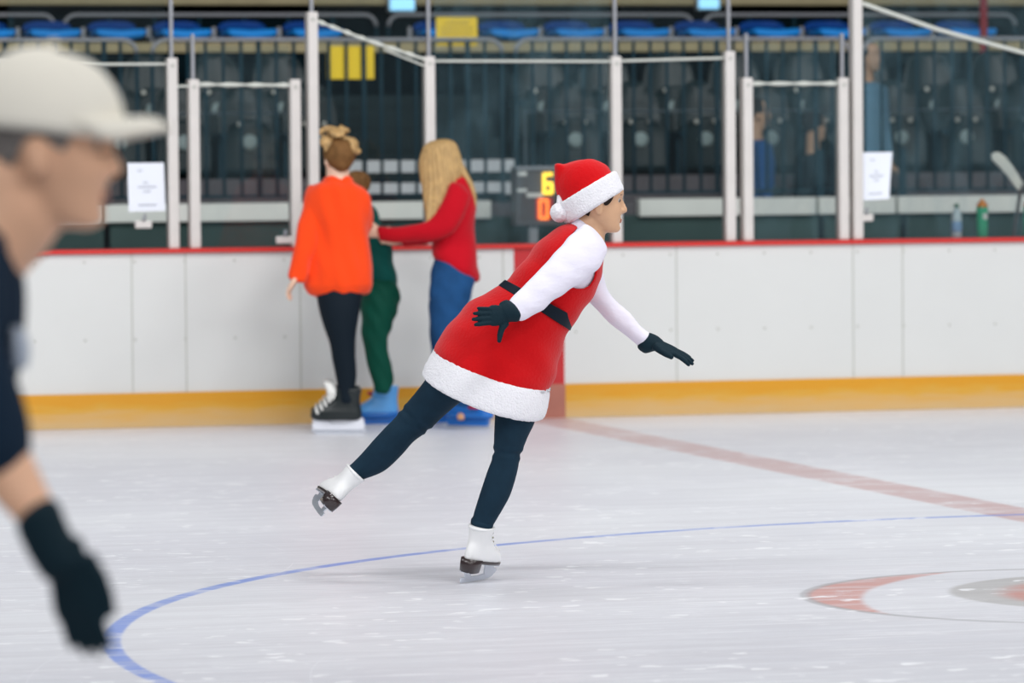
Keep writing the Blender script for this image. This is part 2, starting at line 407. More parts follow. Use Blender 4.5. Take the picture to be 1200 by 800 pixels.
def loft(rs, Z0, sub=4, seg=28, e=2.0, cap='round', scale=1.0, mb=None, names=None):
    """rs: (x1,y1,x2,y2,dz,depth[,tilt]) - two opposite outline points, distance offset, half depth, near-side drop in metres"""
    C, U, Vv = [], [], []
    for q in rs:
        a = at(q[0], q[1], Z0+q[4]); b = at(q[2], q[3], Z0+q[4]); u = (b-a)/2
        C.append((a+b)/2); U.append(u*scale); v = fw*q[5]*scale
        if len(q) > 6: v = v + UP*q[6]
        Vv.append(v)
    n = len(C); cc, uu, vv = [], [], []
    for i in range(n-1):
        i0, i3 = max(i-1, 0), min(i+2, n-1)
        for k in range(sub):
            t = k/sub
            cc.append(cr(C[i0], C[i], C[i+1], C[i3], t)); uu.append(cr(U[i0], U[i], U[i+1], U[i3], t)); vv.append(cr(Vv[i0], Vv[i], Vv[i+1], Vv[i3], t))
    cc.append(C[-1]); uu.append(U[-1]); vv.append(Vv[-1])
    def ring(c, u, v):
        o = []
        for k in range(seg):
            t = 2*pi*k/seg; x, y = cos(t), sin(t)
            x = math.copysign(abs(x)**(2/e), x); y = math.copysign(abs(y)**(2/e), y)
            o.append(c+u*x+v*y)
        return o
    rings = [ring(c, u, v) for c, u, v in zip(cc, uu, vv)]
    if cap == 'round':
        for end in (0, -1):
            c, u, v = cc[end], uu[end], vv[end]
            d = (cc[end]-cc[1 if end == 0 else -2]).normalized(); h = min(u.length, v.length)*.6
            ex = [ring(c+d*h*sin(a), u*cos(a), v*cos(a)) for a in (.5, .95, 1.3)]
            rings = ex[::-1]+rings if end == 0 else rings+ex
    mb = mb or MB(); mb.rings(rings, cap is not None and cap != 'open'); return mb

# ---------------------------------------------------------------- heads and hands
def frame(X, Zup):                    # X forward, Z up -> 3x3 with columns X,Y,Z (Y = left)
    X = V3(X).normalized(); Zup = V3(Zup); Y = Zup.cross(X).normalized(); Zz = X.cross(Y)
    return Matrix((X, Y, Zz)).transposed()
def m4(R, c):
    m = R.to_4x4(); m.translation = c; return m
HEAD = [(-.118,.066,.036,.014),(-.112,.082,.012,.036),(-.098,.088,-.012,.047),(-.078,.086,-.036,.055),(-.060,.087,-.056,.061),(-.035,.088,-.074,.066),(-.010,.084,-.088,.069),(.012,.083,-.096,.072),
        (.030,.091,-.103,.074),(.055,.088,-.106,.075),(.078,.074,-.100,.071),(.096,.052,-.082,.058),(.108,.026,-.056,.038),(.114,.0,-.03,.016)]
def head_mb(s=1.0, male=False):
    seg = 40; rings = []; H = HEAD; n = len(H)
    Q = [V3((h[1], h[2], h[3])) for h in H]; Zs = [V3((h[0], 0, 0)) for h in H]
    for i in range(n-1):
        for k in range(4):
            t = k/4; i0, i3 = max(i-1, 0), min(i+2, n-1)
            q = cr(Q[i0], Q[i], Q[i+1], Q[i3], t); z = cr(Zs[i0], Zs[i], Zs[i+1], Zs[i3], t).x
            f, b, w = q; cx = (f+b)/2; hx = (f-b)/2; r = []
            for j in range(seg):
                a = 2*pi*j/seg; ex = 2.3
                x = math.copysign(abs(cos(a))**(2/ex), cos(a)); y = math.copysign(abs(sin(a))**(2/ex), sin(a))
                p = V3((cx+hx*x, w*y, z))
                if cos(a) > 0:
                    def g(y0, z0, sy, sz, amp): return amp*math.exp(-((p.y-y0)/sy)**2-((z-z0)/sz)**2)
                    dx = 0
                    for sgn in (-1, 1):
                        dx += g(sgn*.031, .012, .014, .012, -.010) + g(sgn*.04, -.028, .018, .02, .004)
                    dx += g(0, -.078, .016, .007, -.004) + g(0, -.062, .018, .006, .007) + g(0, -.072, .017, .006, .006) + g(0, -.1, .02, .012, .006)
                    p.x += dx
                r.append(p*s)
            rings.append(r)
    mb = MB(); mb.rings(rings)
    # nose: bridge, tip and wings
    mb.tube([V3(p)*s for p in ((.078, 0, .022), (.088, 0, .005), (.098, 0, -.012), (.104, 0, -.025), (.092, 0, -.036))], [v*s for v in (.008, .008, .0095, .012, .008)], 12)
    for sg in (-1, 1):
        mb.ball(V3((.091, sg*.010, -.030))*s, .0085*s)
        # ears
        mb.ball(V3((-.012, sg*.0790, -.026))*s, (.019*s, .011*s, .032*s), mtx=Matrix.Rotation(sg*.35, 3, 'Z') @ Matrix.Rotation(-.15, 3, 'Y'))
    return mb
def hair_shell(R, c, s, pts, k=1.05):
    """close-cropped hair: skull surface above a hair line given as (x, z) pairs from nape to forehead"""
    me = head_mb(1.0).mesh(); bm = bmesh.new(); bm.from_mesh(me); me2 = None
    def line(x):
        if x <= pts[0][0]: return pts[0][1]
        for (a, b), (c_, d) in zip(pts, pts[1:]):
            if x <= c_: return b+(d-b)*(x-a)/(c_-a)
        return pts[-1][1]
    dele = [f for f in bm.faces if f.calc_center_median().z < line(f.calc_center_median().x) or abs(f.calc_center_median().y) > .0765 and f.calc_center_median().z < .02]
    bmesh.ops.delete(bm, geom=dele, context='FACES')
    bmesh.ops.delete(bm, geom=[f for f in bm.faces if f.calc_center_median().x > .048 or f.calc_center_median().z > .07], context='FACES')
    for _ in range(10):
        mv = {}
        for v in bm.verts:
            be = [e for e in v.link_edges if e.is_boundary]
            if len(be) == 2: mv[v] = (be[0].other_vert(v).co+be[1].other_vert(v).co)*.25+v.co*.5
        for v, c2 in mv.items(): v.co = c2
    for v in bm.verts: v.co = V3(((v.co.x+.01)*k-.01, v.co.y*k, v.co.z*k))*s
    bm.to_mesh(me); bm.free(); me.transform(m4(R, c)); return me
def face_details(parent, R, c, s=1.0, skin=None, brow=None):
    for sg in (-1, 1):
        e = MB().ball(V3((.0655, sg*.031, .010))*s, .0115*s, 16, 12).xf(m4(R, c)).build('eye', M['eye'], parent)
        MB().ball(V3((.0702, sg*.0325, .009))*s, .0080*s, 12, 8).xf(m4(R, c)).build('iris', M['iris'], e)
        MB().tube([V3(p)*s for p in ((.083, sg*.016, .030), (.082, sg*.030, .035), (.073, sg*.048, .031))], [.002*s, .0026*s, .0015*s], 8).xf(m4(R, c)).build('eyebrow', brow or M['hair_dark'], parent)
    MB().ball(V3((.0895, 0, -.064))*s, (.006*s, .018*s, .0045*s)).ball(V3((.0885, 0, -.0715))*s, (.006*s, .016*s, .005*s)).xf(m4(R, c)).build('lips', M['lip'], parent)

def hand_mb(X, Y, Zn, origin, s=1.0, curl=(.25, .3, .35, .4), spread=.07, thumb=((.02, .03, -.008), (.05, .055, -.016), (.072, .072, -.022), (.092, .080, -.03)), cuff=.0, fat=1.0, fl=1.0):
    """X finger direction, Y thumb side, Zn back of the hand"""
    X = V3(X).normalized(); Y = V3(Y); Y = (Y-X*Y.dot(X)).normalized(); Zc = X.cross(Y); Zn = Zc if Zc.dot(V3(Zn)) > 0 else -Zc
    T = Matrix((X, Y, Zn)).transposed()
    def P(p): return V3(origin) + T @ (V3(p)*s)
    mb = MB(); rs = []
    for x, w, t, z in ((-.03-cuff, .027, .022, 0), (-.01, .027, .020, 0), (.01, .030, .018, 0), (.035, .037, .017, 0), (.065, .041, .0155, -.001), (.088, .041, .013, -.002), (.098, .036, .009, -.003)):
        rs.append([P((x, w*fat*cos(2*pi*k/20), z+t*fat*sin(2*pi*k/20))) for k in range(20)])
    mb.rings(rs)
    # index..little
    for i, (y, L, r) in enumerate(((.030, .074, .0090), (.0105, .083, .0092), (-.0095, .077, .0088), (-.0285, .060, .0078))):
        pts = [V3((.075, y*.95, -.001)), V3((.092, y, -.002))]; ang = 0; cur = pts[-1]; L *= fl
        for seg, fr in enumerate((.44, .32, .24)):
            ang += curl[i]*(.8, 1.0, .8)[seg]
            yaw = spread*(1.5-i)
            cur = cur + V3((cos(ang)*cos(yaw), cos(ang)*sin(yaw), -sin(ang)))*L*fr; pts.append(cur)
        rr = [r*1.05, r*1.08, r*1.0, r*.92, r*.75]
        mb.tube([P(p) for p in pts], [q*s*fat for q in rr], 12); mb.ball(P(cur), r*.76*s*fat)
    th = [V3(p) for p in thumb]
    mb.tube([P(p) for p in th], [q*s*fat for q in (.016, .013, .0115, .009)], 12); mb.ball(P(th[-1]), .009*s*fat)
    return mb

# ================================================================== SETTING
BY = 27.106      # face of the boards
BH = 1.05
XL, XR = -6.0, 22.0
ice = MB().box((-14, -2, -.12), (30, BY, 0)).build('floor', M['ice'], None, False); tag(ice, kind='structure')
boards = MB().box((XL, BY, 0), (XR, BY+.14, BH-.02)).build('wall_boards', M['board'], None, False); tag(boards, kind='structure')
MB().box((XL, BY-.02, 0), (XR, BY+.001, .205)).build('kick_plate', M['kick'], boards, False, .004)
MB().box((XL, BY-.025, BH-.022), (XR, BY+.30, BH+.004)).build('cap_rail', M['capred'], boards, False, .004)
MB().box((7.37-.155, BY-.004, .205), (7.37+.155, BY+.001, BH-.022)).build('red_stripe', M['stripe'], boards, False)
MB().box((7.37-.155, BY-.024, .0), (7.37+.155, BY-.0185, .206)).build('worn_stripe', M['stripe_worn'], boards, False)
for px in (155, 218, 352, 590, 1000, 1058, 793):
    x = onY(px, 380, BY).x
    MB().box((x-.0035, BY-.0025, .205), (x+.0035, BY+.001, BH-.022)).build('panel_seam', M['seam'], boards, False)
# screw heads along the panels
sc = MB()
for k in range(44):
    x = 4.0 + k*.30
    for z in (.52, .98): sc.ball((x, BY-.0005, z), (.008, .003, .008), 8, 6)
sc.build('screw', M['seam'], boards)
# glass panes
def X_at(px, py=283): return onY(px, py, BY+.07).x
posts = [('far_left', 6, 70), ('a', 203, 68), ('b', 228, 93), ('c', 346.5, 93), ('d', 367.5, 14), ('e', 504, 66), ('f', 722, 66), ('g', 855, 60), ('h', 875.5, 91), ('i', 987.5, 91), ('j', 1004, -30)]
lab = {'far_left': 'off-white glass post at the left edge behind the cap of the man',
 'a': 'off-white glass post directly right of the left paper notice', 'b': 'short off-white left jamb of the left glass gate',
 'c': 'short off-white right jamb of the left glass gate', 'd': 'tall off-white post beside the orange sweater woman, left of the yellow placards',
 'e': 'off-white glass post rising behind the head of the blond woman', 'f': 'off-white glass post behind the face of the santa skater',
 'g': 'off-white glass post just left of the right glass gate', 'h': 'short off-white left jamb of the right glass gate',
 'i': 'short off-white right jamb of the right glass gate', 'j': 'tallest off-white post, touching the curled paper notice on the right'}
PX = {}
for k, px, ty in posts:
    b = onY(px, 284, BY+.05); t = onY(px, ty, BY+.05); PX[k] = b.x
    o = MB().box((b.x-.031, BY+.005, BH+.004), (b.x+.031, BY+.10, t.z)).build('glass_post', M['post'], None, False, .008)
    tag(o, lab[k], 'post', 'posts holding the rink glass')
    MB().obox((b.x, BY+.0045, t.z-.045), (.009, 0, 0), (0, .002, 0), (0, 0, .009)).build('rivet', M['seam'], o)
panes = [(XL, 'far_left', 2.75, 'glass'), ('far_left', 'a', 2.75, 'glass'), ('b', 'c', 2.25, 'glass_mid'), ('d', 'e', 2.75, 'glass'), ('e', 'f', 2.75, 'glass_scuffed'),
         ('f', 'g', 2.75, 'glass'), ('h', 'i', 2.26, 'glass_scuffed'), ('j', None, 2.9, 'glass_scuffed')]
for i, (a, b, h, g) in enumerate(panes):
    x0 = a if isinstance(a, float) else PX[a]+.031; x1 = PX[b]-.031 if b else XR-.5
    o = MB().box((x0, BY+.045, BH+.004), (x1, BY+.057, h)).build('window_%d' % (i+1), M[g], None, False); tag(o, kind='structure')
# clear joint strips above the posts
for k, top in (('a', 2.75), ('e', 2.75), ('f', 2.75), ('g', 2.75), ('b', 2.32), ('i', 2.32), ('h', 2.32), ('d', 2.75)):
    z0 = onY(100, [p[2] for p in posts if p[0] == k][0], BY+.05).z
    z0 = onY([p[1] for p in posts if p[0] == k][0], [p[2] for p in posts if p[0] == k][0], BY+.05).z
    o = MB().box((PX[k]-.010, BY+.035, z0), (PX[k]+.010, BY+.068, top)).build('joint_strip', M['rail'], None, False, .003)
    tag(o, {'a': 'thin grey joint strip above the post right of the left notice', 'e': 'thin grey joint strip above the post behind the blond woman',
            'f': 'thin grey joint strip above the post behind the santa skater', 'g': 'thin grey joint strip above the post left of the right gate',
            'b': 'thin grey rod above the left jamb of the left gate', 'h': 'thin grey rod above the left jamb of the right gate',
            'i': 'thin grey rod above the right jamb of the right gate', 'd': 'thin grey joint strip above the tall post left of the yellow placards'}[k], 'joint strip', 'strips above the glass posts')
# cords and bars between the posts
def cord(label, pts, r, m='rope', cat='cord', name='cord', sag=0, knots=0):
    P = []
    for i in range(len(pts)-1):
        for k in range(10): P.append(V3(pts[i]).lerp(V3(pts[i+1]), k/10))
    P.append(V3(pts[-1])); n = len(P)
    P = [p - V3((0, 0, sag*sin(pi*i/(n-1)))) for i, p in enumerate(P)]
    rr = [r*(1+.5*sin(i*2.3)*(1 if knots else 0)) for i in range(n)]
    o = MB().tube(P, rr, 8).build(name, M[m]); return tag(o, label, cat)
G = BY+.02
cord('pale wire running above the pane behind the cap of the man', [onY(8, 76, G), onY(195, 75, G)], .008)
cord('knotted white cord across the top of the left glass gate', [onY(232, 99, G), onY(344, 100, G)], .011, knots=1)
cord('knotted white cord across the top of the right glass gate', [onY(878, 98, G), onY(984, 98, G)], .011, knots=1)
cord('white cord sloping down from the tall post to the post behind the blond woman', [onY(372, 25, G), onY(430, 47, G), onY(502, 71, G)], .011, knots=1)
cord('thin lower strand of cord joining the post behind the blond woman', [onY(450, 58, G), onY(502, 79, G)], .006)
cord('straight pale wire between the posts above the blond woman and santa hat', [onY(507, 71.5, G), onY(718, 72, G)], .008)
cord('straight pale wire between the post behind santa hat and the right gate', [onY(724, 71.5, G), onY(848, 68, G)], .008)
cord('white cord sloping down to the right edge from the tallest post', [onY(1010.5, 4, G), onY(1100, 35, G), onY(1215, 66, G)], .013)
cord('short pale latch wire between the post and the left gate', [onY(205, 101, G), onY(226, 101, G)], .007)

# stands behind the glass
floorb = MB().box((XL, BY+.14, .0), (XR, 30.9, .30)).build('floor_walkway', M['concrete_dk'], None, False); tag(floorb, kind='structure')
PY = 30.9
pz0, pz1 = 1.17, 1.275
plat = MB().box((XL, PY, -.1), (XR, 33.4, pz0)).build('floor_stand_base', M['under'], None, False); tag(plat, kind='structure')
fl = MB().box((XL, PY+.02, pz0), (XR, 33.4, pz1-.01)).build('floor_platform', M['tread'], None, False); tag(fl, kind='structure')
led = []
lx = [onY(q, 243, PY).x for q in (-60, 118, 232, 575, 745, 955, 1048, 1260)]
tr1 = MB()
for a, b in ((0, 1), (1, 3), (4, 5), (5, 6), (6, 7)):
    tr1.box((lx[a]+(.012 if a else 0), PY-.06, pz0-.01), (lx[b]-.012, PY+.05, pz1+.005))
o = tr1.build('trim_1', M['ledge'], None, False, .004); tag(o, kind='structure')
# low light band at the feet of the first row
o = MB().box((XL, 31.75, pz1-.01), (XR, 31.80, 1.44)).build('trim_2', M['tread'], None, False); tag(o, kind='structure')
o = MB().box((XL, 32.35, pz1-.01), (XR, 33.4, 1.49)).build('floor_second_row', M['concrete_dk'], None, False); tag(o, kind='structure')
o = MB().box((XL, 33.4, -.1), (XR, 33.55, 2.355)).build('wall_upper_tier', M['wall'], None, False); tag(o, kind='structure')
o = MB().box((XL, 33.36, 2.355), (XR, 33.75, 2.425)).build('trim_3', M['concrete'], None, False); tag(o, kind='structure')
o = MB().box((XL, 33.55, -.1), (XR, 36.1, 2.12)).build('floor_upper_tier', M['concrete_dk'], None, False); tag(o, kind='structure')
o = MB().box((XL, 36.0, 2.79), (XR, 36.3, 3.2)).build('trim_4', M['concrete'], None, False); tag(o, kind='structure')
o = MB().box((XL, 36.3, -.1), (XR, 36.5, 5.6)).build('wall_back', M['wall'], None, False); tag(o, kind='structure')
o = MB().box((XL, 32.0, 5.6), (XR, 36.5, 5.8)).build('shade_roof', M['wall'], None, False); tag(o, kind='structure')  # unseen roof added over the stands to keep overhead light off them
# aisle stairs
ax0, ax1 = onY(392, 200, 31.6).x, onY(602, 200, 31.6).x
st = MB(); nz = []
for k in range(5):
    st.box((ax0, 31.30+.30*k, pz1-.01), (ax1, 33.4, 1.405+.155*k))
o = st.build('floor_aisle_steps', M['concrete_dk'], None, False); tag(o, kind='structure')
for k in range(5):
    z = 1.405+.155*k
    MB().box((ax0, 31.285+.30*k, z-.085), (ax1, 31.31+.30*k, z)).build('nosing', M['nosing'] if k < 2 else M['concrete_dk'], o, False)

# barriers with rounded ends and upright bars
def barrier(x0, x1, Y, ztop, zbot, label, group, rr=.09, nb=19, legs=()):
    o = empty('barrier', ((x0+x1)/2, Y, zbot), label, 'barrier', group)
    for xx in (x0, x1): MB().tube([(xx, Y, zbot), (xx, Y, ztop-rr)], .014, 8).build('end_leg', M['bar'], o)
    pts = [V3((x0, Y, ztop-rr))] + [V3((x0+rr-rr*cos(a), Y, ztop-rr+rr*sin(a))) for a in (.4, .8, 1.2, pi/2)]
    pts += [V3((x1-rr+rr*sin(a), Y, ztop-rr+rr*cos(a))) for a in (0, .4, .8, 1.2, pi/2)]
    MB().tube(pts, .016, 10).build('top_rail', M['rail'], o)  # paler than the legs: light from above is put into the rail colour
    MB().tube([(x0, Y, zbot+.06), (x1, Y, zbot+.06)], .010, 8).build('bottom_rail', M['bar'], o)
    for i in range(1, nb+1):
        x = x0+(x1-x0)*i/(nb+1)
        MB().tube([(x, Y, zbot+.06), (x, Y, ztop-.005)], .012 if i % 6 else .017, 8).build('upright_bar', M['bar'], o)
    for px in legs:
        x = onY(px, 243, Y).x
        MB().box((x-.022, Y-.10, .95), (x+.022, Y-.066, zbot+.35)).build('support_leg', M['bar'], o, False)
    return o
for (a, b, l, legs) in ((-230, 160, 'grey barrier with upright bars behind the man in the cap', (122,)), (178, 588, 'grey barrier with upright bars behind the left gate and the two women', ()),
                  (604, 994, 'grey barrier with upright bars behind the santa skater and the right gate', (957,)), (1012, 1420, 'grey barrier with upright bars at the right edge behind the hockey stick', (1053,))):
    p = onY(a, 47, PY+.1); q = onY(b, 47, PY+.1)
    barrier(p.x, q.x, PY+.1, 2.385, pz1-.01, l, 'barriers on the platform edge', legs=legs)
for (a, b, l) in ((-300, 64, 'upper thin rail behind the blue seats above the man in the cap'), (75, 441, 'upper thin rail behind the blue seats left of the yellow sign'), (455, 812, 'upper thin rail behind the yellow sign and the santa hat'),
                  (825, 1190, 'upper thin rail behind the blue seats above the right gate')):
    p = onY(a, 21, 34.9); q = onY(b, 21, 34.9)
    barrier(p.x, q.x, 34.9, 2.675, 2.11, l, 'rails behind the blue seats', nb=6)

# seats
def seat_proto(mb_, disc=True):
    o = bpy.data.objects.new('stadium_seat', None); COL.objects.link(o); o.empty_display_size = .1
    # back: rounded shell
    def shell(w, z0, z1, y, top_r, t, lean=0.0, bulge=.03):
        n = 16; vs = []; rows = 10; fs = []
        for j in range(rows+1):
            v = j/rows; z = z0+(z1-z0)*v
            k = 1.0 if v < .55 else math.sqrt(max(0.0, 1-((v-.55)/.45)**2.6*.93))
            for i in range(n+1):
                u = -1+2*i/n; vs.append(V3((u*w/2*k, y+lean*v-bulge*(1-u*u)*-1, z)))
        for j in range(rows):
            for i in range(n): a = j*(n+1)+i; fs.append((a, a+1, a+n+2, a+n+1))
        m = len(vs); vs += [p+V3((0, t, 0)) for p in vs]
        fs += [tuple(q+m for q in f[::-1]) for f in fs]
        bd = [i for i in range(n+1)] + [(j*(n+1)+n) for j in range(1, rows+1)] + [rows*(n+1)+i for i in range(n-1, -1, -1)] + [j*(n+1) for j in range(rows-1, 0, -1)]
        for a, b in zip(bd, bd[1:]+bd[:1]): fs.append((b, a, a+m, b+m))
        return MB().add(vs, fs)
    shell(.40, .22, .86, .12, .1, .03, lean=.10).build('backrest', mb_, o)
    pan = shell(.38, .22, .60, .02, .1, .035, lean=.03).build('seat_pan', mb_, o)
    if disc:
        MB().rings([[V3((.055*cos(a*pi/10)*q, .038+d, .44+.055*sin(a*pi/10)*q)) for a in range(20)] for q, d in ((1, .014), (1, .0), (.5, 0))]).build('number_disc', M['disc'], pan)
        for sx_ in (-.07, .07): MB().ball((sx_, .05, .565), (.018, .012, .018), 10, 8).build('bolt', M['bolt'], pan)
    MB().box((-.225, .02, 0), (-.20, .20, .50)).box((-.235, -.10, .46), (-.19, .22, .50)).build('support', M['bar'], o, False, .006)
    return o
def copy_tree(o, parent=None):
    c = o.copy(); COL.objects.link(c)
    if parent is not None: c.parent = parent
    for ch in list(o.children): copy_tree(ch, c)
    return c
ORD = ['first', 'second', 'third', 'fourth', 'fifth', 'sixth', 'seventh', 'eighth', 'ninth', 'tenth', 'eleventh', 'twelfth', 'thirteenth', 'fourteenth', 'fifteenth', 'sixteenth', 'seventeenth', 'eighteenth']
black = seat_proto(M['seat_black']); first = True
for row, (Y, z, off, group) in enumerate(((31.95, pz1, 0, 'front row of black folding seats'), (32.75, 1.49, -36, 'second row of black folding seats'))):
    k = 0
    for i in range(17):
        px = -12 + 76.5*i + off
        x = onY(px, 150, Y).x
        if 372 < px < 612 or px > 1232 or px < -30: continue
        o = black if first else copy_tree(black); first = False
        o.location = (x, Y, z - (.02 if row == 0 else 0))
        tag(o, 'black folding seat with pale disc, %s from left in %s row behind barrier' % (ORD[k], ('front', 'second')[row]), 'seat', group); k += 1
# blue seats: opened pans
blue = bpy.data.objects.new('stadium_seat', None); COL.objects.link(blue); blue.empty_display_size = .1
def bluepan():
    mb = MB(); rs = []
    for y, w, z in ((-.22, .17, .40), (-.20, .19, .42), (-.05, .195, .405), (.12, .19, .40), (.18, .15, .43)):
        rs.append([V3((w*math.copysign(abs(cos(a))**.6, cos(a)), y, z+.028*math.copysign(abs(sin(a))**.6, sin(a))-.02*(1-abs(cos(a))))) for a in [2*pi*k/20 for k in range(20)]])
    mb.rings(rs); return mb
bluepan().build('seat_pan', M['seat_blue'], blue)
mbk = MB(); rs = []
for z, w, y in ((.42, .12, .20), (.44, .18, .21), (.46, .185, .22), (.485, .165, .235), (.50, .12, .245), (.507, .06, .25)):
    rs.append([V3((w*math.copysign(abs(cos(a))**.6, cos(a)), y+.012*sin(a)+.03*(abs(cos(a)))*-1, z)) for a in [2*pi*k/20 for k in range(20)]])
mbk.rings(rs).build('backrest', M['seat_blue_shaded'], blue)
MB().box((-.245, -.05, 0), (-.215, .2, .38)).box((-.245, .1, .3), (-.215, .14, .46)).build('support', M['rail'], blue, False, .005)
k = 0; first = True
for i in range(16):
    px = 60 + 76.5*i - 76.5
    if px > 1225 or 400 < px < 470: continue
    o = blue if first else copy_tree(blue); first = False
    o.location = (onY(px, 40, 34.15).x, 34.15, 2.105)
    tag(o, 'blue stadium seat, %s from the left in the blue row at the top' % ORD[k], 'seat', 'row of blue seats'); k += 1

# grab rail along the front row of seats
for j, (a_, b_) in enumerate(((-60, 366), (612, 1260))):
    p = onY(a_, 131, 31.86); q = onY(b_, 131, 31.86)
    o = MB().tube([(p.x, 31.86, 1.895), (q.x, 31.86, 1.895)], .008, 8)
    o.tube([(p.x+.02, 31.86, 1.895), (p.x+.02, 31.86, pz1)], .008, 8).tube([(q.x-.02, 31.86, 1.895), (q.x-.02, 31.86, pz1)], .008, 8)
    o = o.build('row_rail', M['bar_light']); tag(o, ('thin rail along the front row of black seats left of the aisle', 'thin rail along the front row of black seats right of the aisle')[j], 'rail', 'rails along the front seats')
# yellow signs
def sign(px0, py0, px1, py1, Y, label, name='placard', ink=True):
    a = onY(px0, py1, Y); b = onY(px1, py0, Y)
    o = MB().box((a.x, Y-.01, a.z), (b.x, Y+.01, b.z)).build(name, M['yellow'], None, False, .004); tag(o, label, 'sign', 'yellow placards on the barriers')
    if ink:
        m = MB(); w = b.x-a.x; h = b.z-a.z
        for r, (s0, s1) in enumerate(((.2, .8), (.12, .88), (.12, .88), (.2, .8))):
            z = b.z-h*(.2+.17*r); x = a.x+w*s0
            while x < a.x+w*s1-.02:
                l = random.uniform(.015, .035); m.box((x, Y-.0115, z-.008), (min(x+l, a.x+w*s1), Y-.0095, z+.006)); x += l+.008
        m.build('printed_text', M['sign_ink'], o, False)
    return o
sign(511, 20, 559, 54, PY+.126, 'wide yellow placard hanging above the barrier near the top, left of the blue seats')
sign(383, 54, 438, 93, PY+.126, 'yellow placard seen through the barrier bars beside the tall post', ink=False)
# lamps glimpsed at the top
for px0, px1, py0, py1, lb in ((458, 486, -2, 12, 'small glowing pale blue panel at the top left of the yellow placard'), (820, 843, -2, 10, 'small glowing pale blue panel at the top edge above the right gate')):
    a = onY(px0, py1, 35.9); b = onY(px1, py0, 35.9)
    o = MB().box((a.x, 35.90, a.z), (b.x, 35.94, b.z)).build('display_panel', M['lampblue'], None, False, .006); tag(o, lb, 'panel', 'glowing panels on the concrete beam')
    MB().box((a.x-.012, 35.93, a.z-.012), (b.x+.012, 36.0, b.z+.012)).build('housing', M['rail'], o, False, .004)
a = onY(1153, 112, 33.2); b = onY(1153, 5, 33.2)
o = MB().tube([(a.x, 33.2, 1.49), (a.x, 33.2, b.z+.15)], .03, 12).build('red_pole', M['redpole']); tag(o, 'dark red upright pole in the stand near the right edge', 'pole')
# scoreboard with LED digits
SY = 30.3
sb = empty('scoreboard', onY(655, 283, SY), 'grey penalty scoreboard with lit digits 6 and 0 behind the santa hat', 'scoreboard')
a = onY(605, 265, SY); b = onY(704, 195, SY)
MB().box((a.x, SY, a.z), (b.x, SY+.14, b.z)).build('housing', M['scorebox'], sb, False, .01)
MB().box((a.x, SY-.02, b.z-.02), (b.x, SY+.14, b.z+.005)).build('top_lip', M['rail'], sb, False, .004)
MB().box((a.x+.03, SY-.006, onY(620, 258, SY).z), (b.x-.03, SY+.0, onY(620, 226, SY).z)).build('front_panel', M['scoreface'], sb, False)
MB().box((a.x+.1, SY+.03, .30), (a.x+.16, SY+.09, a.z)).box((b.x-.16, SY+.03, .30), (b.x-.10, SY+.09, a.z)).build('stand', M['rail'], sb, False)
for (q0, q1, q2, q3) in ((607, 201, 617, 206), (606, 221, 617, 225), (617, 226, 636, 231)):
    p = onY(q0, q3, SY); q = onY(q2, q1, SY); MB().box((p.x, SY-.008, p.z), (q.x, SY, q.z)).build('label_plate', M['offwhite'], sb, False)
def digit(ch, px, py, h, m, name):
    c = onY(px, py, SY-.012); w = h*.52; t = h*.17
    seg = {'6': 'afedcg', '0': 'abcdef'}[ch]; mb = MB()
    Pz = {'a': ((-1, 1), (1, 1)), 'b': ((1, 1), (1, 0)), 'c': ((1, 0), (1, -1)), 'd': ((-1, -1), (1, -1)), 'e': ((-1, 0), (-1, -1)), 'f': ((-1, 1), (-1, 0)), 'g': ((-1, 0), (1, 0))}
    for s_ in seg:
        (x0, z0), (x1, z1) = Pz[s_]
        p = V3((c.x+x0*(w-t)/2, SY-.014, c.z+z0*(h-t)/2)); q = V3((c.x+x1*(w-t)/2, SY-.014, c.z+z1*(h-t)/2))
        mb.tube([p, q], t*.46, 10)
        mb.ball(p, t*.46, 10, 8); mb.ball(q, t*.46, 10, 8)
    return mb.build(name, m, sb)
digit('6', 642, 215, .150, M['led_y'], 'lit_digit'); digit('0', 637, 245, .145, M['led_r'], 'lit_digit')
p = onY(628, 257, SY); q = onY(647, 232, SY)
MB().box((p.x, SY-.0095, p.z), (q.x, SY-.004, q.z)).build('digit_backing', M['led_core'], sb, False, .002)

# things on the ledge behind the glass at the right
shelf = MB().box((10.0, BY+.14, BH-.04), (12.4, BY+.55, BH-.018)).build('trim_5', M['ledge'], None, False); tag(shelf, kind='structure')
def lathe(c, prof, seg=20):
    return [[V3(c)+V3((r*cos(2*pi*k/seg), r*sin(2*pi*k/seg), z)) for k in range(seg)] for r, z in prof]
BZ = BH+.005
def bottle(px, prof, m, name, label, Y=BY+.20):
    x = onY(px, 260, Y).x; o = empty(name, (x, Y, BZ), label, 'bottle', 'drinks bottles behind the glass')
    MB().rings(lathe((x, Y, BZ), prof)).build('bottle_body', m, o); return o, x, Y
o, x, Y = bottle(1121, [(.028, 0), (.033, .01), (.033, .06), (.030, .07), (.033, .08), (.033, .135), (.022, .165), (.012, .18), (.012, .188)], M['clear'], 'water_bottle', 'clear plastic water bottle with blue label standing behind the right glass')
MB().rings(lathe((x, Y, BZ), [(.0337, .035), (.034, .05), (.034, .095), (.0337, .10)])).build('bottle_label', M['label'], o)
MB().rings(lathe((x, Y, BZ), [(.014, .186), (.015, .19), (.015, .206), (.012, .21)])).build('bottle_cap', M['greencap'], o)
o, x, Y = bottle(1151, [(.032, 0), (.036, .01), (.036, .13), (.034, .14), (.036, .15), (.036, .18), (.03, .192)], M['greenb'], 'sports_bottle', 'green sports bottle with orange cap beside the clear water bottle')
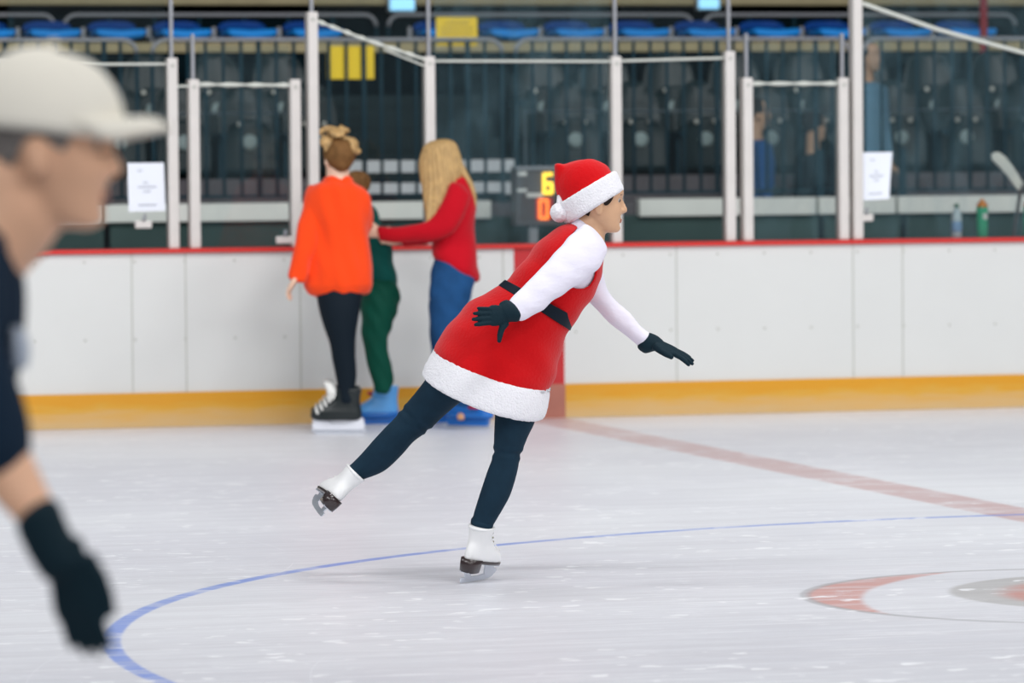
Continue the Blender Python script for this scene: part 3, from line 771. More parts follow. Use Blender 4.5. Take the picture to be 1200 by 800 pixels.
MB().rings(lathe((x, Y, BZ), [(.034, .188), (.035, .20), (.028, .215), (.014, .222), (.012, .236), (.008, .24)])).build('bottle_cap', M['orangecap'], o)
MB().ball((x+.008, Y-.033, BZ+.13), (.018, .006, .022)).build('bottle_emblem', M['offwhite'], o)
o, x, Y = bottle(1206, [(.032, 0), (.036, .01), (.036, .13), (.034, .14), (.036, .15), (.036, .18), (.03, .192)], M['greenb'], 'sports_bottle', 'green sports bottle cut off by the right edge')
MB().rings(lathe((x, Y, BZ), [(.034, .188), (.035, .20), (.028, .215), (.014, .222)])).build('bottle_cap', M['orangecap'], o)
# hockey stick
HY = BY+.42
ho = empty('hockey_stick', V3((onY(1190, 283, HY).x, HY, .3)), 'hockey stick leaning blade up behind the right glass', 'hockey stick')
bl = [(1162, 182), (1165, 178.5), (1171, 178), (1178, 183), (1187, 194), (1195, 207), (1200, 216), (1199, 221), (1194, 223), (1190, 219), (1182, 207), (1171, 195), (1163, 187)]
m = MB().prism([onY(a_, b_, HY) for a_, b_ in bl], (0, .02, 0)).build('stick_blade', M['tape'], ho, False, .004)
MB().tube([onY(1197, 216, HY+.01), onY(1190, 262, HY+.01), onY(1180, 330, HY+.01)], .013, 8).build('stick_shaft', M['shaft'], ho)
# notices taped to the glass
def notice(c4, label, curl, lines):
    n = 12; vs = []; fs = []; Yn = BY+.038
    A, B, C_, D = [onY(x, y, Yn) for x, y in c4]     # tl, tr, br, bl
    for j in range(n+1):
        for i in range(n+1):
            u, v = i/n, j/n; p = A.lerp(B, u).lerp(D.lerp(C_, u), v)
            p.y -= curl*(u**2)*(v**1.5) + .004*sin(u*pi)
            vs.append(p)
    for j in range(n):
        for i in range(n): a = j*(n+1)+i; fs.append((a, a+1, a+n+2, a+n+1))
    m_ = len(vs); vs += [p+V3((0, .0015, 0)) for p in vs]; fs += [tuple(q+m_ for q in f[::-1]) for f in fs]
    o = link('paper_notice', me_from(vs, fs), M['paper']); tag(o, label, 'notice', 'paper notices taped to the glass')
    mb = MB()
    for (u0, u1, v) in lines:
        u = u0
        while u < u1-.02:
            du = min(random.uniform(.03, .07), u1-u)
            pu = lambda uu, vv_: (A.lerp(B, uu).lerp(D.lerp(C_, uu), vv_)) + V3((0, -(curl*(uu**2)*(vv_**1.5)+.004*sin(uu*pi))-.002, 0))
            q = [pu(u, v-.012), pu(u+du, v-.012), pu(u+du, v+.012), pu(u, v+.012)]
            mb.add(q, [(0, 1, 2, 3)]); u += du+.012
    mb.build('printed_text', M['ink'], o, False); return o
LN = [(.28, .42, .16), (.42, .56, .41), (.27, .76, .50), (.42, .60, .59), (.27, .76, .87)]
notice([(149, 191), (192, 190.5), (194, 247), (151, 248)], 'white paper notice on the glass right of the man in the cap', .0, LN)
notice([(1010, 178.5), (1046, 178), (1039, 233), (1010, 235)], 'curled white paper notice on the glass beside the tallest post', .05, LN)
# metal latch below left notice and behind gate
for px, py, lb in ((168, 263, 'small grey metal latch plate below the left paper notice'), (1014, 255, 'small grey metal latch below the curled notice'), (333, 281, 'pale latch block at the foot of the left gate')):
    c = onY(px, py, BY+.02); o = MB().obox(c, (.05, 0, 0), (0, .012, 0), (0, 0, .022)).build('latch', M['rail'], None, False, .006)
    o.data.materials[0] = M['post']; tag(o, lb, 'latch', 'latches on the glass gates')
    MB().tube([c+V3((0, -.01, .02)), c+V3((.01, -.01, .06))], .010, 8).build('latch_pin', M['rail'], o)
# ================================================================== PEOPLE
def skate_frame(fwd, upv, origin):
    X = V3(fwd).normalized(); Z = V3(upv); Z = (Z-X*Z.dot(X)).normalized(); Y = Z.cross(X)
    return m4(Matrix((X, Y, Z)).transposed(), V3(origin))
def sring(x0, x1, w, z, seg=24, e=2.4, taper=0.0, z2=None):
    """horizontal foot slice from heel x0 to toe x1; z may rise from heel to toe (z2)"""
    o = []
    for k in range(seg):
        a = 2*pi*k/seg; cx = (x0+x1)/2; hx = (x1-x0)/2
        x = math.copysign(abs(cos(a))**(2/e), cos(a)); y = math.copysign(abs(sin(a))**(2/e), sin(a))
        ww = w*(1-taper*x*.5 + .12*taper*sin(2.2*x))
        zz = z if z2 is None else z+(z2-z)*((x+1)/2)
        o.append(V3((cx+hx*x, ww*y, zz)))
    return o
def figure_skate(parent, T, s=1.0):
    """white leather figure skate; origin at the blade under the ankle, x to the toe"""
    mb = MB()
    foot = [sring(-.075, .185, .036, .100, taper=-.1, z2=.068), sring(-.078, .190, .040, .112, taper=-.1, z2=.080), sring(-.076, .188, .041, .135, z2=.095), sring(-.070, .175, .040, .155, z2=.112), sring(-.062, .12, .036, .175, z2=.140), sring(-.056, .075, .034, .195, z2=.185)]
    mb.rings([[p*s for p in r] for r in foot])
    sh = [sring(-.066, .088, .038, .140), sring(-.062, .074, .037, .165), sring(-.060, .064, .039, .185), sring(-.062, .060, .042, .205), sring(-.066, .060, .045, .222), sring(-.068, .060, .047, .234)]
    mb.rings([[p*s for p in r] for r in sh])
    me = remesh(mb, .006, 3); me.transform(T); boot = link('skate_boot', me, M['boot_white'], parent)
    MB().rings([[p*s for p in r] for r in (sring(-.069, .056, .043, .226), sring(-.071, .063, .049, .234), sring(-.068, .060, .047, .240), sring(-.06, .05, .038, .238))]).xf(T).build('padded_collar', M['boot_white'], boot)
    # sole with raised heel block
    hb = [sring(-.074, .010, .034, .046, e=3.2), sring(-.079, .016, .037, .075, e=3.2), sring(-.080, .022, .038, .104, e=3.2, z2=.098)]
    so = MB().rings([[p*s for p in r] for r in hb])
    sl = [sring(-.078, .188, .038, .092, taper=-.1, z2=.060), sring(-.080, .192, .041, .104, taper=-.1, z2=.072)]
    so.rings([[p*s for p in r] for r in sl])
    # slope the waist between heel and ball
    sole = so.xf(T).build('heeled_sole', M['sole_brown'], boot)
    # blade: runner with toe picks and two stanchions
    prof = [(-.095, .010), (-.085, .002), (-.03, .0), (.06, .0), (.13, .003), (.165, .012), (.178, .022), (.185, .020), (.188, .030), (.194, .030), (.192, .042), (.165, .045), (.12, .030), (.05, .022), (-.05, .022), (-.09, .024)]
    bd = MB().prism([V3((x, -.002, z))*s for x, z in prof], V3((0, .004, 0))*s)
    bd.prism([V3((x, -.0025, z))*s for x, z in ((-.060, .018), (-.020, .018), (-.010, .05), (-.070, .05))], V3((0, .005, 0))*s)
    bd.prism([V3((x, -.0025, z))*s for x, z in ((.095, .02), (.165, .035), (.165, .072), (.085, .078))], V3((0, .005, 0))*s)
    bd.box(tuple(V3((-.072, -.022, .043))*s), tuple(V3((.0, .022, .049))*s)); bd.obox(V3((.125, 0, .066))*s, V3((.045, 0, -.006))*s, V3((0, .024, 0))*s, V3((.0003, 0, .003))*s)
    bd.xf(T).build('blade', M['steel'], boot, False)
    # lace hooks and laces at the front of the ankle
    for i in range(5):
        z = .150+.019*i; x = .098-.010*i if i < 3 else .072-.001*i
        for sg in (-1, 1): MB().ball(V3((x, sg*.016, z))*s, .0045*s, 8, 6).xf(T).build('lace_hook', M['hook'], boot)
    lc = MB()
    for i in range(6):
        z = .125+.021*i; x = (.158, .125, .095, .080, .070, .066)[i]
        lc.tube([V3((x, -.018, z))*s, V3((x+.006, 0, z+.006))*s, V3((x, .018, z+.012))*s], .0022*s, 6)
    lc.xf(T).build('boot_laces', M['offwhite'], boot)
    return boot

# ---------------- santa skater
Z0 = 17.36
B0 = onZ(552, 682)
SK = empty('person', V3((B0.x, B0.y, 0)), 'person skating on one leg in red santa dress, santa hat and dark leggings', 'person')
def W_(x, y, dz=0): return at(x, y, Z0+dz)
# head orientation: facing right, a little down
hc = W_(702.5, 235.5, 0); HS = .96
HX = (RT*.985 - UP*.10 + fw*.13); HR = frame(HX, UP*.985 + RT*.10)
head = head_mb(HS).xf(m4(HR, hc))
body = head
loft([(667, 260, 708, 258, 0, .052), (669, 266, 709, 270, 0, .052), (668, 276, 708.5, 284, 0, .058), (662, 282, 708, 300, 0, .08)], Z0, mb=body)   # neck
torso = [(672, 263, 700, 284, 0, .065), (660, 268, 703, 296, 0, .125), (645, 277, 702, 312, 0, .165), (630, 290, 700, 327, 0, .165), (615, 309, 694, 341, 0, .15), (604, 323, 684, 358, 0, .14),
         (594, 333, 669, 377, 0, .135), (572, 347, 658, 396, 0, .155), (550, 363, 653, 418, 0, .17), (540, 390, 648, 445, 0, .16)]
loft(torso, Z0, scale=.93, mb=body)
stand = [(580, 420, 634, 440, -.06, .10), (580, 460, 631, 474, -.07, .095), (580, 482, 627, 494, -.07, .080), (579, 505, 619, 511, -.07, .066), (578.5, 522, 613, 526, -.065, .058), (577, 536, 609, 538, -.06, .056), (571, 552, 606, 554, -.055, .058), (563, 576, 598, 580, -.05, .054), (556, 598, 586, 602, -.04, .042), (552, 614, 577, 617, -.03, .036)]
free = [(515, 425, 588, 458, .07, .10), (504, 436, 566, 463, .075, .095), (496, 448, 545, 468, .08, .082), (485, 462, 524, 484, .10, .070), (474, 475, 508, 499, .12, .062), (463, 489, 496, 509, .13, .057), (452, 500, 484, 518, .14, .058), (438, 515, 470, 534, .16, .056), (423, 532, 450, 552, .18, .044), (410, 545, 425, 562, .20, .038)]
loft(stand, Z0, scale=.86, mb=body); loft(free, Z0, scale=.86, mb=body)
nearA = [(682, 264, 711, 296, -.12, .058), (671, 273, 706, 309, -.15, .062), (657, 288, 692, 323, -.18, .060), (642, 305, 674, 336, -.205, .054), (625, 323, 652, 350, -.23, .049), (608, 340, 632, 366, -.255, .043), (597, 351, 612, 376, -.275, .038)]
farA = [(680, 305, 704, 302, .13, .055), (682, 330, 706, 318, .15, .054), (688, 351, 712, 338, .16, .050), (703, 367, 724, 354, .17, .047), (718, 381, 738, 367, .17, .044), (735, 395, 751, 381, .17, .038), (749, 406, 763, 391, .17, .035)]
loft(nearA, Z0, scale=.85, mb=body); loft(farA, Z0, scale=.85, mb=body)
bme = remesh(body, .006, 3, .5); body_o = link('body', bme, M['skin'], SK)
face_details(SK, HR, hc, HS)
# white long sleeved shirt with high collar
sh = MB()
loft(torso[:7], Z0, scale=1.0, mb=sh); loft([(666, 259, 698, 270, 0, .060), (665, 263, 701, 280, 0, .070), (660, 268, 704, 290, 0, .10)], Z0, mb=sh)
loft(nearA, Z0, mb=sh); loft(farA, Z0, mb=sh)
sme = remesh(sh, .007, 4, .5)
displace(sme, lambda p: .0022*sin(p.x*55+p.z*48)*sin(p.z*30-p.x*22+1.2))     # slack folds in the cloth
shirt = link('long_sleeved_shirt', sme, M['white_knit'], SK)
# dress: loft, arm holes cut out of it
def dense_loft(rs, sub, seg, off=0.0, e=2.0, Zb=Z0):
    C, U, Vv = [], [], []
    for q in rs:
        a = at(q[0], q[1], Zb+q[4]); b = at(q[2], q[3], Zb+q[4]); u = (b-a)/2
        u = u*(1+off/u.length); C.append((a+b)/2); U.append(u); v = fw*(q[5]+off)
        if len(q) > 6: v = v+UP*q[6]
        Vv.append(v)
    n = len(C); rings = []; par = []
    for i in range(n-1):
        i0, i3 = max(i-1, 0), min(i+2, n-1)
        for k in range(sub + (1 if i == n-2 else 0)):
            t = k/sub; c = cr(C[i0], C[i], C[i+1], C[i3], t); u = cr(U[i0], U[i], U[i+1], U[i3], t); v = cr(Vv[i0], Vv[i], Vv[i+1], Vv[i3], t); r = []
            for j in range(seg):
                a = 2*pi*j/seg; r.append(c+u*math.copysign(abs(cos(a))**(2/e), cos(a))+v*math.copysign(abs(sin(a))**(2/e), sin(a))); par.append((i+t, a))
            rings.append(r)
    return rings, par
dress_r = [(670, 263, 702, 287, 0, .075), (659, 267.5, 704, 297, 0, .128)] + [list(q) for q in torso[2:7]] + [(571, 346, 658, 396, 0, .165, .004), (548, 361, 653, 419, 0, .185, .012), (527, 385, 648, 438, 0, .20, .028), (514, 406.5, 641.5, 452, 0, .203, .044), (514, 420, 634, 459, 0, .192, .046)]
rings, par = dense_loft(dress_r, 14, 144, .006)
def inpoly(x, y, P):
    c = False; j = len(P)-1
    for i in range(len(P)):
        if (P[i][1] > y) != (P[j][1] > y) and x < (P[j][0]-P[i][0])*(y-P[i][1])/(P[j][1]-P[i][1])+P[i][0]: c = not c
        j = i
    return c
hole = [(684, 258), (676, 268), (664, 283), (655, 298), (648, 312), (649, 325), (660, 334), (672, 338), (682, 339), (690, 335), (696, 326), (697.5, 316), (699, 300), (715, 290), (715, 258)]
def proj(p):
    d = p-CAMP; z = d.dot(fw); return 600+F_PX*d.dot(RT)/z, 400-F_PX*d.dot(UP)/z
cen = W_(670, 310)
mb = MB().rings(rings, False); me = mb.mesh(); bm = bmesh.new(); bm.from_mesh(me)
dele = []
for f in bm.faces:
    c = f.calc_center_median()
    off = (c-cen).dot(fw); q = c - fw*off           # test in the sagittal plane: both arm holes match
    if inpoly(*proj(q), hole): dele.append(f)
bmesh.ops.delete(bm, geom=dele, context='FACES')
# relax the cut edge
for _ in range(6):
    mv = {}
    for v in bm.verts:
        be = [e for e in v.link_edges if e.is_boundary]
        if len(be) == 2: mv[v] = (be[0].other_vert(v).co+be[1].other_vert(v).co)*.25+v.co*.5
    for v, c in mv.items(): v.co = c
for v in bm.verts:
    p = v.co; v.co += v.normal*(.0038*sin(p.x*40+p.z*26)*sin(p.z*17) + .0022*sin(p.x*17-p.z*75)*max(0, sin(p.x*9-p.z*4)))
bmesh.ops.recalc_face_normals(bm, faces=bm.faces); bm.to_mesh(me); bm.free()
dress = link('santa_dress', me, M['santa_red'], SK); so = dress.modifiers.new('t', 'SOLIDIFY'); so.thickness = .006; so.offset = 1
# belt
i0 = 5; belt_r = [(594.5, 329.5, 672.5, 371, 0, .146), (591, 332.5, 669, 377, 0, .146), (587, 336, 665.5, 385.5, 0, .148)]
rings, _ = dense_loft(belt_r, 5, 96, .009)
b_ = MB().rings(rings, False).build('belt', M['belt'], SK); q = b_.modifiers.new('t', 'SOLIDIFY'); q.thickness = .008; q.offset = -.5
# fur hem and neckline trim
hem = [(512, 407.5, 644, 452, 0, .214, .046), (509.5, 409.5, 644, 454, 0, .224, .048), (502, 422, 642.5, 469, 0, .232, .050), (496, 435, 639, 484, 0, .234, .052), (496.5, 439, 635, 488, 0, .228, .052), (502, 440, 629, 486, 0, .214, .048)]
rings, _ = dense_loft(hem, 5, 120, .002)
inner = [[r[0].lerp(r[0], 0) for _ in ()] for r in ()]
me = MB().rings(rings, False).mesh(); h_ = link('fur_hem', me, M['fur'], dress); q = h_.modifiers.new('t', 'SOLIDIFY'); q.thickness = .012; q.offset = -1
random.seed(3)
displace(me, lambda p: random.uniform(-.0015, .0015))
# leggings
lg = MB(); loft(stand, Z0, mb=lg); loft(free, Z0, mb=lg); loft([(560, 372, 652, 420, 0, .16), (545, 395, 646, 450, 0, .165), (530, 415, 640, 465, 0, .13)], Z0, scale=.95, mb=lg)
lme = remesh(lg, .006, 4, .5)
def crease(me, c, d, amp, wid):
    d = d.normalized()
    def f(p):
        t = (p-c).dot(d)
        return (-amp*math.exp(-(t/wid)**2) + amp*.6*math.exp(-((abs(t)-.018)/wid)**2)) if (p-c).length < .13 else 0
    displace(me, f)
crease(lme, W_(483, 489, .12), UP*.75+RT*.62, .0035, .008); crease(lme, W_(596, 531, -.065), UP*.98+RT*.1, .0035, .008)
link('leggings', lme, M['legging'], SK)
for rr in ([(552, 608, 579, 612, -.03, .038), (551.5, 612, 578, 616, -.03, .040), (552, 615, 577, 618.5, -.03, .038)], [(413.5, 542.5, 428, 559.5, .198, .038), (410.5, 544.5, 425.5, 562, .20, .040), (408, 547, 423, 564, .20, .037)]):
    loft(rr, Z0, sub=3).build('legging_cuff', M['legging'], SK)
# hat
def hatm(): return None
crown = loft([(659, 244, 719, 209, 0, .090), (656, 238, 716, 203, 0, .092), (652, 223, 711, 194, 0, .086), (650, 209, 703, 188, .0, .068), (649, 199, 694, 186, 0, .045), (650, 195.5, 686, 187.5, 0, .022)], Z0)
loft([(648.5, 194, 664, 196, -.01, .035), (649.5, 208, 665, 212, -.01, .032), (652, 222, 664, 226, -.01, .028), (654, 233, 662, 238, -.01, .016)], Z0, mb=crown)
cme = remesh(crown, .006, 3, .5)
displace(cme, lambda p: .003*sin(p.x*45-p.z*38))
hat = link('santa_hat', cme, M['santa_red'], SK)
band = [(655, 239, 716.5, 202, 0, .094), (651.5, 241, 720.5, 200, 0, .104), (652.5, 245, 723, 202, 0, .107), (657, 252.5, 727, 211, 0, .107), (661, 260, 731, 220, 0, .106), (664, 263, 730, 223.5, 0, .102), (667, 263, 726, 226, 0, .092)]
rings, _ = dense_loft(band, 5, 96, 0)
me = remesh(MB().rings(rings, True), .006, 3); link('fur_band', me, M['fur'], hat)
displace(me, lambda p: random.uniform(-.0012, .0012))
pb = MB().ball(W_(656, 249, -.03), .036, 32, 24); pm = pb.mesh()
displace(pm, lambda p: random.uniform(-.002, .002))
pp = link('pompom', pm, M['fur'], hat)
MB().tube([W_(657, 230, -.02), W_(656, 237, -.03), W_(655, 243, -.03)], [.014, .012, .016], 12).build('tassel_base', M['fur'], hat)
# hair peeking under the hat
link('short_dark_hair', hair_shell(HR, hc, HS, [(-.10, -.105), (-.06, -.095), (-.040, -.066), (-.034, -.004), (.004, .002), (.010, -.026), (.024, -.022), (.036, .014), (.06, .034), (.10, .045)], 1.06), M['hair_dark'], SK)
# gloves
g = hand_mb(RT*-.76 - fw*.55 - UP*.03, UP*-1 + RT*.02, -fw, W_(596, 369, -.285), .86, curl=(.12, .14, .12, .10), spread=.06, fat=1.12,
            thumb=((.015, .03, 0), (.036, .058, -.004), (.046, .085, -.004), (.052, .108, -.002)))
loft([(588, 353, 597, 377, -.285, .036), (593, 351, 606, 377, -.28, .040), (597, 352, 611, 374, -.275, .043)], Z0, mb=g, e=2.2)
link('glove', remesh(g, .0035, 2, .5), M['glove'], SK)
g = hand_mb(RT*.92 - UP*.36 - fw*.12, UP*-.30 - fw*.9, UP, W_(766, 402, .165), .95, curl=(.16, .12, .08, .08), spread=.04, fat=1.08,
            thumb=((.01, .03, 0), (.040, .042, -.006), (.066, .052, -.008), (.090, .056, -.010)))
loft([(749, 410, 763, 390, .17, .036), (756, 414, 770, 393, .17, .034), (764, 412, 775, 397, .168, .028)], Z0, mb=g)
link('glove', remesh(g, .0035, 2, .5), M['glove'], SK)
# skates
f1 = (RT*.50 + fw*.86); f1.z = 0
up1 = (W_(566, 616, -.03)-V3((B0.x, B0.y, 0))).normalized()
figure_skate(SK, skate_frame(f1, V3((up1.x, up1.y, up1.z)), V3((B0.x, B0.y, .003))), .90)
up2 = (RT*.70 + UP*.72); A2 = W_(417, 553, .20); s2 = .88
f2 = (RT*-.26 + UP*.16 + fw*.95); f2 = (f2 - up2.normalized()*f2.dot(up2.normalized())).normalized()
figure_skate(SK, skate_frame(f2, up2, A2 - up2.normalized()*.238*s2), s2)

# ---------------- man in a cap, close to the camera
Zm = 7.5
MN = empty('person', V3((at(-140, 700, Zm).x, at(-140, 700, Zm).y, 0)), 'person in cream cap, dark T-shirt and dark glove passing close at the left edge', 'person')
hc2 = at(57, 170, Zm); hs = 1.10
R2 = frame(RT*1.0 - UP*.10 + fw*.05, UP*1.0 + RT*.10)
bd = head_mb(hs).xf(m4(R2, hc2))
loft([(-30, 195, 62, 225, 0, .065), (-42, 225, 72, 262, 0, .07), (-60, 255, 50, 300, 0, .078), (-90, 285, 16, 335, 0, .10)], Zm, mb=bd)
tor = [(-120, 245, 2, 250, 0, .11), (-165, 285, 22, 305, 0, .19), (-190, 370, 30, 385, 0, .19), (-190, 450, 20, 455, 0, .175), (-205, 540, -25, 540, 0, .165), (-225, 620, -50, 620, 0, .165), (-240, 700, -65, 700, 0, .17), (-245, 760, -75, 770, 0, .17)]
loft(tor, Zm, scale=.95, mb=bd)
armN = [(-95, 285, 5, 290, -.17, .055), (-98, 340, 2, 340, -.22, .055), (-80, 420, 8, 405, -.24, .052), (-60, 490, 22, 470, -.25, .050), (-36, 545, 32, 512, -.26, .047), (-12, 583, 48, 548, -.28, .042), (14, 610, 62, 580, -.30, .035), (26, 628, 72, 600, -.31, .033)]
loft(armN, Zm, scale=.92, mb=bd)
loft([(-120, 285, -60, 300, .19, .05), (-150, 400, -70, 400, .24, .05), (-160, 480, -90, 490, .26, .045), (-150, 560, -90, 540, .26, .04), (-130, 600, -80, 580, .26, .033), (-118, 640, -75, 620, .26, .03)], Zm, scale=.92, mb=bd)
hip = at(-165, 775, Zm)
def legmb(mb, a, b, c, ra, rb, rc): mb.tube([a, a.lerp(b, .5), b, b.lerp(c, .35), c], [ra, (ra+rb)/2+.005, rb, rb*1.03, rc], 18)
legs2 = []
for dz, dx in ((-.10, -.06), (.12, .02)):
    a = hip+fw*dz; c_ = V3((hip.x, hip.y, .12)) + fw*dz*1.3 + RT*dx*2.2; b = (a+c_)/2 + RT*.09; legs2.append((a, b, c_)); legmb(bd, a, b, c_, .085, .058, .042)
link('body', remesh(bd, .009, 3), M['skin_tan'], MN)
face_details(MN, R2, hc2, hs, brow=M['hair_grey'])
ts = MB(); loft(tor, Zm, scale=1.0, mb=ts)
loft([(-96, 282, 8, 288, -.17, .075), (-100, 340, 5, 342, -.22, .075), (-85, 425, 14, 412, -.24, .072), (-62, 500, 30, 476, -.25, .068), (-44, 540, 34, 515, -.26, .062), (-24, 560, 32, 540, -.265, .052)], Zm, mb=ts)
loft([(-120, 285, -60, 300, .19, .06), (-155, 400, -65, 400, .24, .06), (-155, 480, -75, 490, .26, .055)], Zm, mb=ts)
tm = remesh(ts, .010, 5)
displace(tm, lambda p: .004*sin(p.z*22+p.x*18))
link('dark_shirt', tm, M['navy'], MN)
loft([(14, 385, 30, 392, -.10, .06), (12, 405, 34, 408, -.10, .07), (14, 425, 32, 428, -.10, .06)], Zm, sub=4).build('shirt_print', M['print'], MN)
pn = MB()
for a, b, c_ in legs2: legmb(pn, a+UP*.05, b, c_, .10, .072, .06)
pn.ball(hip+UP*.02, (.15, .17, .13)); link('trousers', remesh(pn, .012, 4), M['jeans_dark'], MN)
# cap
cp = MB()
cc = hc2 + R2 @ V3((-.008, 0, .058))
for sgn in (1,): cp.ball(cc, (.122, .098, .105), 40, 30, R2)
cp = MB()
rs = []
for a in [i*(pi/2)/12 for i in range(13)]:
    rs.append([cc + R2 @ V3(((.130*cos(a)**.8 if a < pi/2-.01 else .002)*cos(t), (.102*cos(a)**.8 if a < pi/2-.01 else .002)*sin(t), -.040+.137*sin(a)*(1 - .03*cos(t)))) for t in [2*pi*k/40 for k in range(40)]])
cp.rings(rs)
capo = cp.build('cap', M['cap'], MN)
bv = []; nb = 12
top, bot = [], []
rows = []
for j in range(9):
    v = j/8; r = []
    for i in range(21):
        t = (-1+2*i/20)*1.25; base = V3((.122*cos(t), .098*sin(t)*1.0, -.018)); outp = V3((.118*cos(t*.9)+.084*cos(t*.8), .092*sin(t), -.040 + .026*cos(t)))
        p = base.lerp(outp, v); p.z += .014*sin(v*pi)*cos(t) - .018*(1-cos(t))*v
        r.append(cc + R2 @ p)
    rows.append(r)
vs = [p for r in rows for p in r]; fs = [(j*21+i, j*21+i+1, (j+1)*21+i+1, (j+1)*21+i) for j in range(8) for i in range(20)]
br = link('cap_brim', me_from(vs, fs), M['cap'], capo); q = br.modifiers.new('t', 'SOLIDIFY'); q.thickness = .006
MB().ball(cc + R2 @ V3((0, 0, .104)), .007).build('cap_button', M['cap'], capo)
link('grey_hair', hair_shell(R2, hc2, hs, [(-.10, -.06), (-.06, -.048), (-.038, -.03), (-.034, .004), (.004, .008), (.012, -.02), (.028, -.015), (.036, .035), (.07, .06), (.10, .065)], 1.06), M['hair_grey'], MN)
g = hand_mb(RT*.19 - UP*.98 + fw*.05, RT*.9 - fw*.5, -fw*1.0 - RT*.3, at(80, 655, Zm-.31), 1.0, curl=(.14, .12, .10, .10), spread=.055, fat=1.14, fl=.74,
            thumb=((.0, .03, 0), (.035, .045, -.006), (.065, .048, -.012), (.092, .044, -.020)))
loft([(20, 622, 70, 590, -.31, .043), (32, 648, 82, 620, -.31, .041), (48, 675, 100, 650, -.31, .038)], Zm, mb=g)
link('glove', remesh(g, .005, 3), M['glove'], MN)
g = hand_mb(RT*.2 - UP*.9, RT*.9 + fw*.5, fw, at(-85, 655, Zm+.26), 1.0, curl=(.4, .4, .4, .4), fat=1.15)
link('glove', remesh(g, .005, 3), M['glove'], MN)
for a, b, c_ in legs2:
    figure = V3((c_.x, c_.y, 0))
    T = skate_frame(V3((RT.x, RT.y, 0)), V3((0, 0, 1)), figure)
    mb = MB().rings([sring(-.09, .19, .045, .08), sring(-.09, .195, .05, .10), sring(-.085, .18, .048, .14), sring(-.08, .09, .048, .19), sring(-.08, .07, .052, .26)])
    me = remesh(mb, .01, 3); me.transform(T); bt = link('skate_boot', me, M['blackboot'], MN)
    MB().prism([V3((x, -.02, z)) for x, z in ((-.09, .03), (.18, .03), (.17, .085), (.09, .075), (.0, .075), (-.08, .085))], (0, .04, 0)).xf(T).build('blade_holder', M['whiteplastic'], bt, False)
    MB().prism([V3((x, -.002, z)) for x, z in ((-.12, .012), (-.09, 0), (.17, 0), (.20, .014), (.20, .035), (-.12, .035))], (0, .004, 0)).xf(T).build('blade', M['steel'], bt, False)

# ---------------- woman in orange sweater
Zo = 26.75
pf = onZ(395, 507)
OW = empty('person', V3((pf.x, pf.y, 0)), 'person in bright orange sweater and black leggings seen from behind, blond hair pinned up', 'person')
def at_o(x, y, dz=0): return at(x, y, Zo+dz)
ho = at_o(396, 184); Ro = frame(RT*-.45 + fw*.85 - UP*.02, UP)
b = head_mb(.97).xf(m4(Ro, ho))
loft([(382, 195, 409, 195, 0, .055), (382, 208, 410, 208, 0, .052), (378, 216, 413, 217, 0, .06), (366, 222, 424, 224, 0, .08)], Zo, mb=b)
ot = [(377, 213, 414, 214, 0, .082), (364, 220, 426, 221, 0, .112), (357, 232, 434, 232, 0, .12), (358, 255, 434, 252, 0, .13), (362, 278, 432, 275, 0, .12), (360, 298, 434, 296, 0, .125), (357, 318, 437, 316, 0, .145), (357, 336, 437, 334, 0, .15)]
loft(ot, Zo, scale=.9, mb=b)
oarm = [(360, 219, 378, 226, .0, .05), (354, 240, 378, 245, -.03, .052), (349, 262, 376, 268, -.07, .052), (345, 288, 369, 296, -.10, .047), (341, 308, 362, 316, -.11, .042), (337, 322, 358, 330, -.12, .040)]
oarm2 = [(414, 222, 430, 226, .0, .05), (420, 240, 436, 245, .02, .05), (419, 262, 435, 268, .04, .045), (408, 275, 423, 285, .10, .04), (396, 278, 408, 290, .16, .035)]
loft(oarm, Zo, scale=.8, mb=b); loft(oarm2, Zo, scale=.8, mb=b)
ol1 = [(372, 318, 426, 318, -.01, .10), (370, 336, 426, 336, -.02, .11), (373, 360, 423, 358, -.05, .105), (379, 382, 419, 381, -.06, .09), (386, 402, 416, 401, -.06, .072), (389, 420, 417, 419, -.05, .068), (393, 440, 418, 439, -.04, .06), (396, 458, 416, 458, -.04, .045), (397, 470, 416, 470, -.04, .045)]
ol2 = [(372, 336, 426, 336, .10, .11), (378, 372, 420, 370, .14, .09), (388, 402, 417, 400, .17, .065), (394, 430, 417, 429, .20, .055), (399, 462, 416, 462, .22, .04), (400, 470, 416, 470, .22, .04)]
loft(ol1, Zo, scale=.9, mb=b); loft(ol2, Zo, scale=.9, mb=b)
hd = hand_mb(UP*-.8 - RT*.5, RT*-.3 - fw*.9, RT*-1, at_o(348, 324, -.12), .9, curl=(.4, .45, .5, .5)); b.add(hd.v, hd.f)
link('body', remesh(b, .008, 3), M['skin_pale'], OW); face_details(OW, Ro, ho, .97)
s_ = MB(); loft(ot, Zo, mb=s_, e=2.3); loft(oarm, Zo, mb=s_); loft(oarm2, Zo, mb=s_)
me = remesh(s_, .009, 4)
displace(me, lambda p: .006*sin(p.z*14+p.x*34)*sin(p.z*9+p.x*7)+.003*sin(p.x*70+p.z*12))
link('orange_sweater', me, M['orange'], OW)
s_ = MB(); loft(ol1, Zo, mb=s_); loft(ol2, Zo, mb=s_); link('black_leggings', remesh(s_, .009, 4), M['black'], OW)
hh = MB().ball(ho + Ro @ V3((-.022, 0, .022)), (.104, .094, .102), 28, 20, Ro); hh.ball(ho + Ro @ V3((-.05, 0, -.03)), (.055, .06, .06), 20, 14, Ro)
link('hair', remesh(hh, .008, 3), M['brownhair'], OW)
bun = MB(); random.seed(5)
